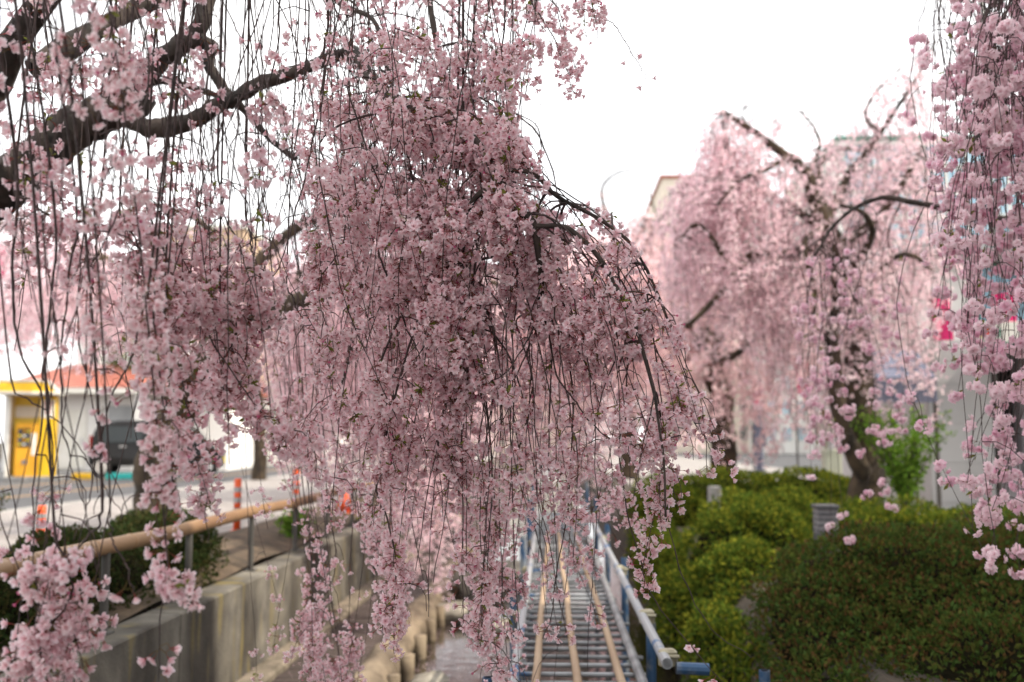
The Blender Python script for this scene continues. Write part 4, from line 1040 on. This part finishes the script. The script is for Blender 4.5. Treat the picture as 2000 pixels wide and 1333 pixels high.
bush('green_bush', 'bright fresh green rounded bush catching sun between hedge and pipe platform',
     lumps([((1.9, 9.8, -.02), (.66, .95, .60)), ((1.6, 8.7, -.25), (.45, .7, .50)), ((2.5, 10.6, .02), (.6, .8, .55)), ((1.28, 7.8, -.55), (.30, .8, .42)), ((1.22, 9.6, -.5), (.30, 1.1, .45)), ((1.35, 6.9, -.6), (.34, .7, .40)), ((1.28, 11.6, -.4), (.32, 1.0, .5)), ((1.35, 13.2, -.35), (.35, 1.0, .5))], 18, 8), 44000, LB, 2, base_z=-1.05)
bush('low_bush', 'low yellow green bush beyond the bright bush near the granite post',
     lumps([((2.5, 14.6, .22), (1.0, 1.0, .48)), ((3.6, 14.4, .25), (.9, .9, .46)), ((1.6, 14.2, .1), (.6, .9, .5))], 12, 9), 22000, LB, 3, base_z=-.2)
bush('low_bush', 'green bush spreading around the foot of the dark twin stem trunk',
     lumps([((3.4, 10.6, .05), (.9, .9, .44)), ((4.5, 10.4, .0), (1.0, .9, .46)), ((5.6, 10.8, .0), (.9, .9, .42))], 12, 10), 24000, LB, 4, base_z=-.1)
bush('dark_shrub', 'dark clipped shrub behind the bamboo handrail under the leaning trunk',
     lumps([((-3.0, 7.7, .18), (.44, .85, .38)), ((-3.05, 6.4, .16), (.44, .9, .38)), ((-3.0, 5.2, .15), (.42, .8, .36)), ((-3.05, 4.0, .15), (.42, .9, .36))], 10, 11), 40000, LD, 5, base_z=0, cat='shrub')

# leafy saplings
def sapling(name, label, base, h, n, seed, leafs, spread=.35):
    r_ = np.random.default_rng(seed); root = empty(name, base); tag(root, label, 'shrub')
    base = np.array(base, float); tubes = []; q = []
    for i in range(n):
        a = r_.uniform(0, 6.28); d = np.array([math.cos(a), math.sin(a), 0]) * spread * r_.uniform(.3, 1)
        p = bezier(base + d * .05 - np.array([0, 0, .04]), base + d * .2 + np.array([0, 0, h * .4]), base + d * .7 + np.array([0, 0, h * .7]), base + d + np.array([0, 0, h * r_.uniform(.7, 1)]), 10)
        tubes.append((p, np.linspace(.008, .002, 10))); nn, t = nodes(p, .03, .01, r_); q.append(np.repeat(nn[t > .2], 3, 0))
    q = np.vstack(q); m = len(q); q = q + r_.normal(0, .03, q.shape)
    V, F, Cc = scatter(leafs, r_.integers(0, len(leafs), m), q, frames(r_.normal(0, 1, (m, 3)), r_.uniform(0, 6, m)), r_.uniform(1.0, 1.9, m), np.ones((m, 3)) * r_.uniform(.7, 1.3, (m, 1)))
    V2, F2 = join_tubes(tubes, 4); at_world(link('stems', np_mesh('stems', V2, F2), M['twig']), root)
    tag(at_world(link('leaves', np_mesh('leaves', V, F, Cc), M['leaf']), root), kind='stuff')
LS = [leaf_quad(.045, .024, (.13, .24, .03), (.1, .2, .03)), leaf_quad(.04, .02, (.18, .28, .04), (.12, .2, .03))]
sapling('leafy_shrub', 'tall leafy green shoots rising beside the dark twin stem trunk', tuple(P(1770, 1000, 11.2)), 1.15, 26, 71, LS, .55)
sapling('leafy_shrub', 'loose thin leaved shrub growing at the pavement edge near an orange delineator', (-4.95, 8.6, .06), .70, 12, 72, LD, .30)
sapling('grass_tuft', 'bright green weeds sprouting behind the handrail posts on the wall top', (-2.72, 10.6, .06), .30, 22, 73, LS, .22)

# evergreen tree by the shops
rt = np.random.default_rng(91); ev = empty('evergreen_tree', (-17.0, 40, 0)); tag(ev, 'yellow green evergreen tree rising behind the red brown shop roof', 'tree')
add_bough(ev, [(-17, 40, -.05), (-17, 40, 2), (-16.9, 40, 4), (-16.9, 40, 6.0)], .16, .05, rt, 'trunk', 'bark_mossy')
u = rt.normal(0, 1, (5200, 3)); u /= np.linalg.norm(u, axis=1, keepdims=True); ctr = rt.normal(0, 1, (26, 3)); ctr /= np.linalg.norm(ctr, axis=1, keepdims=True)
cc = np.array([-16.9, 40, 5.6]) + ctr * np.array([1.5, 1.5, 1.9]) * rt.uniform(.5, 1, (26, 1))
q = cc[rt.integers(0, 26, 5200)] + u * rt.uniform(.2, .6, (5200, 1))
LE = [leaf_quad(.16, .09, (.12, .15, .02), (.08, .1, .02)), leaf_quad(.15, .08, (.18, .17, .03), (.1, .1, .02))]
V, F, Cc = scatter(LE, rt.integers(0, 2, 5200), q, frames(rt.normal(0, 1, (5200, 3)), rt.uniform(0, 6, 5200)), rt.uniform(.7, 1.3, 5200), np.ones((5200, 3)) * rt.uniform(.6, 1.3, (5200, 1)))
tag(at_world(link('crown', np_mesh('crown', V, F, Cc), M['leaf']), ev), kind='stuff')

# fallen petals
rq = np.random.default_rng(55); n = 9000
x = np.concatenate([rq.uniform(-2.3, -1.3, 1500), rq.normal(-1.15, .16, 2500).clip(-1.5, -.4), rq.uniform(-1.1, 1.0, 1300), rq.uniform(-8, -3.8, 3700)]); y = rq.uniform(4, 22, n)
z = np.select([x < -3.7, x < -2.12, x < -1.51], [.064, -.638, DECK + .006], WATER + .006)
keep = (np.abs(x + 1.37) > .15); x, y, z = x[keep], y[keep], z[keep]; n = len(x)
FPETAL = [leaf_quad(.014, .011, (.84, .66, .70), (.75, .5, .56))]
V, F, Cc = scatter(FPETAL, np.zeros(n, int), np.stack([x, y, z], 1), frames(np.stack([rq.normal(0, .15, n), rq.normal(0, .15, n), np.ones(n)], 1), rq.uniform(0, 6, n)), rq.uniform(.8, 1.3, n), np.ones((n, 3)))
tag(link('fallen_petals', np_mesh('fallen_petals', V, F, Cc), M['petal']), 'pale fallen petals scattered on walkway, water and pavement', 'petals', kind='stuff')

# ------------------------------------------------------------------ street things
def delineator(x, y, h, label, z0=.06):
    root = empty('delineator_post', (x, y, z0)); tag(root, label, 'bollard', 'orange delineator posts on the pavement')
    mb = MB(); mb.tube([(0, 0, 0), (0, 0, .025), (0, 0, .05)], [.10, .095, .05], 14); mb.build('base', M['delin'], root, True)
    mb = MB(); mb.tube([(0, 0, .04), (0, 0, h - .01), (0, 0, h)], [.040, .040, .03], 14); mb.build('post', M['delin'], root, True)
    for k in range(3):
        zc = h * (.42 + .19 * k); mb = MB(); mb.tube([(0, 0, zc - h * .045), (0, 0, zc + h * .045)], .0425, 14, False); mb.build('reflective_band', M['reflect'], root, True)
for (px_, py_, Yd, h, lab) in [(77, 1095, 9.0, .46, 'orange banded delineator post beside the loose thin leaved shrub'), (462, 1052, 11.3, .62, 'orange banded delineator post past the leaning trunk above the rail'),
                               (333, 1040, 12.2, .50, 'orange delineator post half hidden behind the leaning trunk'), (577, 1030, 14.0, .66, 'orange delineator post behind the far handrail posts')]:
    p = P(px_, py_, Yd); delineator(p[0], Yd, h, lab)
# red road cone
rc = empty('traffic_cone', (-2.15 - .9, 14.6, .03)); tag(rc, 'small red traffic cone behind the far end of the handrail', 'cone')
rc.location = (P(672, 1015, 14.0)[0], 14.0, .10)
mb = MB(); mb.box((0, 0, .015), (.3, .3, .03), 0, .01); mb.build('base', M['delin'], rc)
mb = MB(); mb.tube([(0, 0, .03), (0, 0, .2), (0, 0, .42)], [.11, .07, .025], 14); mb.build('cone_body', M['delin'], rc, True)

# car
def car(loc, rz, label):
    root = empty('parked_car', loc, rz); tag(root, label, 'car')
    L, W = 4.05, 1.6
    side = [(-2.0, .34), (-2.02, .62), (-1.98, .98), (-1.88, 1.42), (-1.72, 1.66), (-1.2, 1.75), (0.0, 1.77), (.75, 1.70), (1.02, 1.58), (1.45, 1.06), (1.86, .90), (2.0, .74), (2.02, .42), (1.95, .28)]
    def half(z): return W / 2 - max(0, (z - .95)) * .17 - max(0, (.5 - z)) * .10
    mb = MB(); n = len(side)
    rows = []
    for sgn in (-1, 1):
        for ins, f in ((0, 1), (.05, .93)):
            pass
    ring = []
    for (x, z) in side: ring.append((x, z))
    cx = sum(a for a, b in ring) / n; cz = sum(b for a, b in ring) / n
    offs = [(-1, .0), (-1, .06), (1, .06), (1, .0)]
    vs = []
    for lay in range(4):
        s = -1 if lay < 2 else 1; inset = .055 if lay in (0, 3) else 0.0
        for (x, z) in ring:
            hw = half(z)
            vs.append((x + (cx - x) * inset, s * (hw if lay in (0, 3) else hw - .06), z + (cz - z) * inset))
    fs = [tuple(range(n))]
    for lay in range(3): fs += [(lay * n + i, lay * n + n + i, lay * n + n + (i + 1) % n, lay * n + (i + 1) % n) for i in range(n)]
    fs.append(tuple(range(4 * n - 1, 3 * n - 1, -1)))
    mb.add(vs, fs); mb.build('body', M['carblack'], root)
    for s in (-1, 1):
        for (xa, xb, xc, xd) in [(-1.72, -.42, -.42, -1.55), (-.34, .95, .62, -.34)]:
            f = lambda z: s * (half(z) + .008)
            mb = MB(); mb.add([(xa, f(1.06), 1.06), (xb, f(1.06), 1.06), (xc, f(1.56), 1.56), (xd, f(1.56), 1.56)], [(0, 1, 2, 3)] if s < 0 else [(3, 2, 1, 0)])
            mb.build('side_window', M['glass'], root)
        mb = MB(); mb.box((0, s * .79, .80), (.001, .001, .001)); 
        for xw in (-1.0, .1):
            mb = MB(); mb.box((xw, s * (W / 2 + .014), .93), (.20, .03, .035), 0, .008); mb.build('door_handle', M['rim'], root)
        mb = MB(); mb.box((.92, s * .92, 1.08), (.12, .20, .15), 0, .03); mb.build('wing_mirror', M['carblack'], root)
        mb = MB(); mb.box((1.93, s * .56, .74), (.12, .36, .17), 0, .03); mb.build('headlight', M['lamp'], root)
        mb = MB(); mb.box((-1.97, s * .68, 1.0), (.07, .16, .55), 0, .02); mb.build('tail_light', M['tail'], root)
    mb = MB(); mb.add([(1.09, -.66, 1.54), (1.09, .66, 1.54), (1.49, .70, 1.09), (1.49, -.70, 1.09)], [(3, 2, 1, 0)]); 
    mb.v = [(x + .03, y, z + .02) for x, y, z in mb.v]; mb.build('windscreen', M['glass'], root)
    mb = MB(); mb.box((2.03, 0, .50), (.02, .40, .20), 0, .004); mb.build('number_plate', M['plate'], root)
    for xw in (-1.62, 1.52):
        for s in (-1, 1):
            wl = empty('wheel', (xw, s * .74, .29)); wl.parent = root
            mb = MB(); mb.tube([(0, -.09, 0), (0, -.075, 0), (0, .075, 0), (0, .09, 0)], [.25, .29, .29, .25], 24); mb.build('tyre', M['tyre'], wl, True)
            mb = MB(); mb.tube([(0, s * .085, 0), (0, s * .098, 0)], .205, 20); 
            for k in range(8):
                a = k * math.pi / 4; mb.box((math.cos(a) * .12, s * .10, math.sin(a) * .12), (.035, .02, .035))
            mb.build('rim', M['rim'], wl)
    return root
pc = P(310, 928, 32.0)
car((pc[0], 32.0, .01), R(14), 'black compact car parked before the white shop partly hidden by leaning trunk')
# wheel stops
for (px_, w_, m_, lab) in [(243, 1.05, 'teal', 'turquoise parking stop block on the asphalt near the black car'), (160, .55, 'yellow', 'short yellow parking stop block between pay station and black car')]:
    p = P(px_, 935, 29.0); mb = MB(); mb.box((p[0], 29, .09), (w_, .22, .17), .15, .04); tag(mb.build('parking_stop', M[m_]), lab, 'parking stop')

# pay station with yellow canopy
pp = P(62, 925, 28.0); px0 = pp[0]
ps = empty('pay_station', (px0, 28, 0)); tag(ps, 'yellow parking pay station with canopy and dark button panel', 'pay station'); ps.rotation_euler = (0, 0, R(20))
mb = MB(); mb.box((0.1, 0, .06), (1.5, 1.1, .12), 0, .02); mb.build('plinth', M['granite'], ps)
mb = MB(); mb.box((.38, .1, 1.25), (.40, .75, 2.3), 0, .02); mb.build('side_panel', M['yellow'], ps)
mb = MB(); mb.box((-.62, .1, 1.25), (.08, .75, 2.3), 0, .01); mb.build('side_panel', M['paper'], ps)
mb = MB(); mb.box((-.12, .35, 1.25), (.92, .06, 2.3)); mb.build('back_panel', M['yellow_pale'], ps)
mb = MB(); mb.box((-.12, 0, .87), (.62, .5, 1.5), 0, .03); mb.build('machine_cabinet', M['orange_panel'], ps)
mb = MB(); mb.box((-.20, -.256, 1.20), (.34, .02, .52), 0, .005); kp = mb.build('button_panel', M['dark'], ps)
for i in range(3):
    for j in range(4):
        mb = MB(); mb.box((-.31 + i * .11, -.27, 1.02 + j * .12), (.075, .014, .06)); mb.build('button', M[('yellow_pale', 'paper', 'mesh_grey', 'orange_panel')[(i + j * 2) % 4]], kp)
mb = MB(); mb.box((.06, -.256, 1.02), (.13, .012, .62)); mb.build('notice_sheet', M['paper'], ps)
mb = MB(); mb.box((-.17, -.256, .52), (.14, .012, .12)); mb.build('ticket_slot', M['mesh_grey'], ps)
mb = MB(); mb.box((-.12, .30, 1.95), (.84, .03, .34)); mb.build('notice_sheet', M['paper'], ps)
mb = MB(); mb.box((.38, -.283, 2.02), (.34, .012, .50)); nb = mb.build('notice_sheet', M['paper'], ps)
for j in range(3):
    mb = MB(); mb.box((.38, -.292, 2.18 - j * .13), (.24 - .05 * j, .006, .045)); mb.build('red_lettering', M['redink'], nb)
mb = MB(); x0, x1 = -.95, .72
mb.add([(x0, -.75, 2.42), (x1, -.75, 2.42), (x1, .55, 2.42), (x0, .55, 2.42), (x0 + .1, -.55, 2.78), (x1 - .35, -.55, 2.78), (x1 - .35, .45, 2.78), (x0 + .1, .45, 2.78)],
       [(3, 2, 1, 0), (4, 5, 6, 7), (0, 1, 5, 4), (1, 2, 6, 5), (2, 3, 7, 6), (3, 0, 4, 7)]); cp = mb.build('canopy', M['yellow'], ps)
mb = MB()
for a, b in (((x0, -.76, 2.44), (x1 + .01, -.76, 2.44)), ((x1 + .01, -.76, 2.44), (x1 - .34, -.56, 2.80)), ((x1 - .34, -.56, 2.80), (x0 + .09, -.56, 2.80)), ((x1 + .01, -.76, 2.44), (x1 + .01, .56, 2.44))): mb.tube([a, b], .05, 6)
mb.build('canopy_trim', M['paper'], cp)

# ------------------------------------------------------------------ buildings
def windows(root, x0, x1, z0, z1, y, nx, nz, fx=.6, fz=.6, glass='glass', frame='paper', dep=.06, side=-1, name='window'):
    """nx by nz windows on a front wall at y facing -y, each window with its pane"""
    wx, wz = (x1 - x0) / nx, (z1 - z0) / nz
    fr = MB(); w_, h_ = wx * fx, wz * fz; t = min(.08, w_ * .08)
    fr.box((0, 0, h_ / 2 - t / 2), (w_, dep, t)); fr.box((0, 0, -h_ / 2 + t / 2), (w_, dep, t)); fr.box((-w_ / 2 + t / 2, 0, 0), (t, dep, h_ - 2 * t)); fr.box((w_ / 2 - t / 2, 0, 0), (t, dep, h_ - 2 * t)); fr.box((0, 0, 0), (t, dep * .8, h_ - 2 * t))
    fo = fr.build(name, M[frame]); pn = MB(); pn.box((0, 0, 0), (w_ - 2 * t, .02, h_ - 2 * t)); po = pn.build('pane', M[glass]); po.parent = fo; first = True
    for i in range(nx):
        for j in range(nz):
            if first: a, b = fo, po; first = False
            else:
                a = fo.copy(); C.objects.link(a); b = po.copy(); C.objects.link(b); b.parent = a; b.matrix_parent_inverse = Matrix()
            a.parent = root; a.location = (x0 + wx * (i + .5), y - .012, z0 + wz * (j + .5))

# white shop with red brown roof
ZS = 37.0
xl, xr = P(20, 800, ZS)[0], P(440, 800, ZS)[0]; xm = (xl + xr) / 2
sh = empty('shop_building', (xm, ZS, 0)); tag(sh, 'low white shop with red brown sloping roof edge behind the car park', 'building'); sh.rotation_euler = (0, 0, R(6)); wS = xr - xl
mb = MB(); mb.box((0, 4, 1.55), (wS, 8, 3.1)); mb.build('wall', M['white'], sh)
mb = MB(); mb.add([(-wS / 2 - .2, -.9, 3.08), (wS / 2 + .2, -.9, 3.08), (wS / 2 + .2, 4, 4.3), (-wS / 2 + .9, 4, 4.3), (-wS / 2 - .2, 8.2, 3.08), (wS / 2 + .2, 8.2, 3.08)], [(0, 1, 2, 3), (3, 2, 5, 4), (0, 3, 4), (1, 5, 2), (0, 4, 5, 1)]); rf = mb.build('roof', M['redroof'], sh)
mb = MB(); mb.box((0, -.80, 2.98), (wS + .4, .16, .22)); mb.build('fascia', M['paper'], rf)
for xx in (-wS * .30, wS * .12, wS * .28): mb = MB(); mb.box((xx, -.60, 1.43), (.28, .28, 2.86)); mb.build('column', M['white'], sh)
mb = MB(); mb.box((wS * .02, -.03, 1.9), (.95, .10, 1.1)); mb.build('window_shutter', M['shutter'], sh)
mb = MB(); mb.box((wS * .20, -.03, 1.25), (.9, .12, 2.3)); mb.build('doorway', M['dark'], sh)  # dark slab on the wall, shade of the opening put into its colour
mb = MB(); mb.box((-wS * .2, -.03, 1.2), (1.1, .08, 2.2)); dd = mb.build('door', M['paper'], sh)
mb = MB(); mb.box((-wS * .2 + .42, -.09, 1.1), (.05, .06, .3)); mb.build('handle', M['rim'], dd)
# white warehouse to its side
x2l, x2r = P(425, 800, 45)[0], P(620, 800, 45)[0]
wh = empty('storehouse', ((x2l + x2r) / 2, 45, 0)); tag(wh, 'plain white storehouse beyond the red roofed shop', 'building')
mb = MB(); mb.box((0, 4, 1.8), (x2r - x2l, 8, 3.6)); mb.build('wall', M['white'], wh)
mb = MB(); mb.box((0, 4, 3.68), (x2r - x2l + .5, 8.5, .16), 0, .03); mb.build('roof', M['shutter'], wh)
windows(wh, -(x2r - x2l) / 2 + .3, (x2r - x2l) / 2 - .3, .6, 3.2, -.02, 3, 1, .6, .55)
def block(name, label, px0, px1, pytop, Y, deep, wallm, roofm, nx, nz, glass='glass', fx=.6, fz=.55, frame='paper', zlo=.6, extra=None):
    a, b = P(px0, 700, Y), P(px1, 700, Y); zt = P(700, pytop, Y)[2]; W = b[0] - a[0]
    root = empty(name, ((a[0] + b[0]) / 2, Y, 0)); tag(root, label, 'building')
    mb = MB(); mb.box((0, deep / 2, zt / 2), (W, deep, zt)); mb.build('wall', M[wallm], root)
    mb = MB(); mb.box((0, deep / 2, zt + .15), (W + .4, deep + .4, .3)); mb.build('roof', M[roofm], root)
    windows(root, -W / 2 + .4, W / 2 - .4, zlo, zt - .3, -.02, nx, nz, fx, fz, glass, frame)
    return root
block('apartment_block', 'tan apartment block showing above the shop roof through the blossom', 280, 470, 445, 70, 12, 'tan', 'paper', 5, 5)
block('house', 'white two storey house with reddish roof beyond the evergreen tree', 150, 300, 640, 52, 9, 'white', 'redroof', 3, 2)
block('apartment_block', 'pale cream apartment block beyond the far stream trees', 640, 1130, 760, 85, 14, 'cream', 'paper', 12, 3)
block('tower_block', 'tall cream tower block rising behind the blossom at the stream end', 1298, 1470, 355, 95, 16, 'cream', 'redroof', 6, 10)
block('office_block', 'white office block between the cream tower and the glass tower', 1480, 1735, 420, 90, 14, 'white', 'paper', 8, 9, 'glass_sky')
block('glass_tower', 'blue glass office tower with white window grid behind the trees', 1650, 2120, 285, 80, 18, 'white', 'green_trim', 11, 12, 'glass_sky', .92, .86)

# grey gallery building at the plaza
gb = empty('gallery_building', (9.0, 16, 0)); tag(gb, 'light grey two storey building with green trimmed balcony and dark recessed entrance', 'building')
X0 = P(1812, 800, 16)[0] - 9.0; X1 = P(1938, 800, 16)[0] - 9.0
mb = MB(); mb.box(((X0 + X1) / 2, 3, 1.35), (X1 - X0, 6, 2.7)); mb.build('wall', M['greywall'], gb)
for k in range(4): mb = MB(); mb.box(((X0 + X1) / 2, -.004, .45 + k * .62), (X1 - X0 - .02, .016, .60), 0, .004); mb.build('wall_panel', M['greywall'], gb)
mb = MB(); mb.box((X1 + 3.5, 4.5, 1.3), (7, 3, 2.6)); mb.build('entrance_back_wall', M['dark'], gb)  # near-black so that the recess shade is painted into the wall
mb = MB(); mb.box((X1 + 3.6, 2.2, 2.55), (7.4, 6.0, .22)); cn = mb.build('balcony_slab', M['shutter'], gb)
mb = MB(); mb.box((X1 + 3.6, -.84, 2.60), (7.5, .08, .16)); mb.build('trim', M['green_trim'], cn)
mb = MB(); mb.box((X0 + 4.3, 3.3, 3.4), (8.6, 5.4, 1.6)); mb.build('upper_wall', M['white'], gb)
mb = MB(); mb.box((X0 + 4.3, 3.2, 4.26), (9.0, 6.0, .14), 0, .02); mb.build('roof', M['shutter'], gb)
for k in range(3):
    mb = MB(); xx = X1 + .75 + k * 1.9
    for dx in (-.7, .7): mb.box((xx + dx, .55, 3.40), (.09, .10, 1.3))
    for dz in (-.6, .6): mb.box((xx, .55, 3.40 + dz), (1.31, .10, .09))
    wf = mb.build('window', M['green_trim'], gb); mb = MB(); mb.box((xx, .58, 3.40), (1.3, .03, 1.1)); mb.build('pane', M['glass_sky'], wf)
mb = MB(); mb.box((X1 + .62, .2, 1.2), (.30, .30, 2.5), 0, .02); mb.build('column', M['mesh_grey'], gb)
mb = MB(); mb.box((X1 + .08, -.35, .45), (.22, .22, .95), 0, .015)
tag(mb.build('gate_post', M['mesh_grey'], None, loc=(9.0, 16, 0)), 'short dark grey gate post at the corner of the grey building', 'post')
# slate blue awning beside it
aw = empty('awning', (P(1745, 720, 15.5)[0], 15.5, 0)); tag(aw, 'slate blue cloth awning on a thin frame next to the grey building', 'awning')
mb = MB(); mb.add([(-.45, -.5, 2.05), (.45, -.5, 2.05), (.5, .45, 2.55), (-.5, .45, 2.55), (-.45, -.5, 2.02), (.45, -.5, 2.02), (.5, .45, 2.52), (-.5, .45, 2.52)], [(0, 1, 2, 3), (7, 6, 5, 4), (0, 4, 5, 1), (1, 5, 6, 2), (2, 6, 7, 3), (3, 7, 4, 0)]); mb.build('cloth', M['tarp'], aw)
mb = MB(); mb.box((0, -.5, 1.85), (.9, .02, .35)); mb.build('valance', M['tarp'], aw)
for sx in (-.44, .44):
    mb = MB(); mb.tube([(sx, .44, 0), (sx, .44, 2.52)], .02, 8); mb.build('post', M['post'], aw); mb = MB(); mb.tube([(sx, -.48, 0), (sx, -.48, 2.04)], .02, 8); mb.build('post', M['post'], aw)

# pink banners
def banner(px_, py0, py1, wpx, Y, label, col=(.82, .06, .22)):
    a = P(px_, py0, Y); b = P(px_, py1, Y); w_ = wpx / FPX * Y; root = empty('pink_banner', (a[0], Y, 0)); tag(root, label, 'banner', 'pink festival banners')
    nx, nz = 5, 9; V = []; 
    for j in range(nz):
        for i in range(nx): V.append(((i / (nx - 1) - .5) * w_ + w_ / 2 + .02, .04 * math.sin(i * 1.4 + j * .7), a[2] + (b[2] - a[2]) * j / (nz - 1)))
    F = np.array([(j * nx + i, j * nx + i + 1, (j + 1) * nx + i + 1, (j + 1) * nx + i) for j in range(nz - 1) for i in range(nx - 1)])
    me = np_mesh('cloth', np.array(V), F, np.tile(np.array([col]), (len(V), 1)), True); link('cloth', me, M['pinkcloth'], root)
    mb = MB(); mb.tube([(0, .0, 0), (0, .0, a[2] + .12)], .018, 8); mb.build('pole', M['post'], root)
    mb = MB(); mb.tube([(0, .0, a[2] + .03), (w_ + .04, .0, a[2] + .03)], .010, 6); mb.build('crossbar', M['post'], root)
banner(1935, 572, 662, 46, 15.0, 'hot pink banner hung beside the green window frame of the grey building')
banner(1815, 572, 665, 38, 15.2, 'hot pink banner before the pale upper wall of the grey building')
banner(1552, 700, 770, 26, 20.0, 'small hot pink banner seen between the two right hand trunks'.replace('right hand ', 'hedge side '))
banner(1468, 755, 800, 18, 22.0, 'narrow hot pink banner near the short brown trunk')
banner(-10, 480, 545, 26, 24.0, 'pink banner above the yellow pay station')
# shop sign panel with coloured leaf marks under the banner
sg = empty('sign_panel', (P(1945, 690, 14.95)[0], 14.95, 2.70)); tag(sg, 'white sign panel with red and green leaf marks on the balcony edge', 'sign')
mb = MB(); mb.box((0.05, 0, .02), (.62, .03, .30), 0, .005); mb.build('panel', M['paper'], sg)
for (dx, m_, s_) in ((-.12, 'redink', 1), (.02, 'green_trim', 1), (-.2, 'yellow_pale', .6)):
    mb = MB(); mb.add([(dx - .05 * s_, -.02, -.05), (dx + .05 * s_, -.02, -.07), (dx + .06 * s_, -.02, .06), (dx - .02, -.02, .10)], [(0, 1, 2, 3)]); mb.build('leaf_mark', M[m_], sg)

# round sign on pale pole
p = P(1612, 835, 18.0); rs = empty('road_sign', (p[0], 18, 0)); tag(rs, 'round white sign disc on pale green pole left of the dark twin stem trunk'.replace('left of', 'beside'), 'sign')
mb = MB(); mb.tube([(0, 0, 0), (0, 0, p[2] + .1)], .05, 10); mb.build('pole', M['signpole'], rs, True)
mb = MB(); mb.tube([(0, -.075, p[2]), (0, -.060, p[2])], .225, 28); mb.build('disc', M['paper'], rs)
# pale pillar near it
p = P(1625, 930, 16.0); mb = MB(); mb.box((0, 0, .48), (.26, .26, 1.0), 0, .02); tag(mb.build('gate_pillar', M['signpole'], loc=(p[0], 16, 0)), 'pale yellow green square pillar at the foot of the round sign', 'pillar')
# granite post
p = P(1385, 945, 13.0); mb = MB(); mb.box((0, 0, .25), (.14, .14, .56), .2, .02); tag(mb.build('granite_post', M['granite'], loc=(p[0], 12.6, 0.02)), 'squared granite post standing among the bright green bushes', 'post')
# garden lamp
p = P(1614, 1075, 8.6); gl = empty('garden_lamp', (p[0], 8.6, 0)); tag(gl, 'charcoal box shaped garden lamp with lattice top between the two hedges', 'lamp')
mb = MB(); mb.box((0, 0, .16), (.17, .17, .36), 0, .008); mb.build('body', M['lampbody'], gl)
mb = MB(); mb.box((0, 0, .44), (.165, .165, .20), 0, .004); lt = mb.build('lattice_box', M['mesh_grey'], gl)
for k in range(5): mb = MB(); mb.box((0, 0, .36 + k * .045), (.172, .172, .012)); mb.build('louvre', M['lampbody'], lt)
mb = MB(); mb.box((0, 0, .555), (.19, .19, .03), 0, .006); mb.build('cap', M['lampbody'], gl)

# street poles and a utility line
p = P(1483, 900, 24); mb = MB(); mb.tube([(0, 0, 0), (0, 0, 2.6)], .10, 12); mb.box((0, -.12, 1.25), (.3, .06, .5))
tag(mb.build('street_pole', M['tarp'], loc=(p[0], 24, 0)), 'slate blue street pole behind the short brown trunk', 'pole')
a, b = P(1895, -85, 45), P(1478, 380, 84.5)
pts = np.linspace(a, b, 24); pts[:, 2] -= np.sin(np.linspace(0, math.pi, 24)) * .6
mb = MB(); mb.tube(pts, .03, 6); ub = mb.build('overhead_cable', M['wire']); tag(ub, 'thin overhead cable slanting through the pale sky', 'cable')
up = empty('utility_pole', (a[0] + .4, 45, 0)); tag(up, 'tall concrete utility pole carrying the overhead cable beyond the double cherry', 'utility pole')
mb = MB(); mb.tube([(0, 0, -.05), (0, 0, a[2] + .6)], [.19, .13], 14); mb.build('pole', M['granite'], up, True)
mb = MB(); mb.box((-.2, 0, a[2]), (1.4, .1, .12)); mb.build('crossarm', M['post'], up)

# unseen building added beside the photographer to shade the near end of the walkway
nb = empty('added_shade_building', (10.5, -4.5, 0)); tag(nb, 'plain grey unseen building added to shade the near end of the stream', 'building')
mb = MB(); mb.box((0, 0, 4.6), (11.0, 19.6, 9.2)); mb.build('wall', M['greywall'], nb)
mb = MB(); mb.box((0, 0, 9.3), (11.4, 20.0, .2)); mb.build('roof', M['shutter'], nb)
for k in range(4):
    for j in range(3):
        mb = MB(); mb.box((-5.51, -7 + k * 4.2, 1.8 + j * 2.8), (.06, 2.0, 1.3)); wf = mb.build('window', M['paper'], nb)
        mb = MB(); mb.box((-5.545, -7 + k * 4.2, 1.8 + j * 2.8), (.02, 1.8, 1.1)); mb.build('pane', M['glass'], wf)
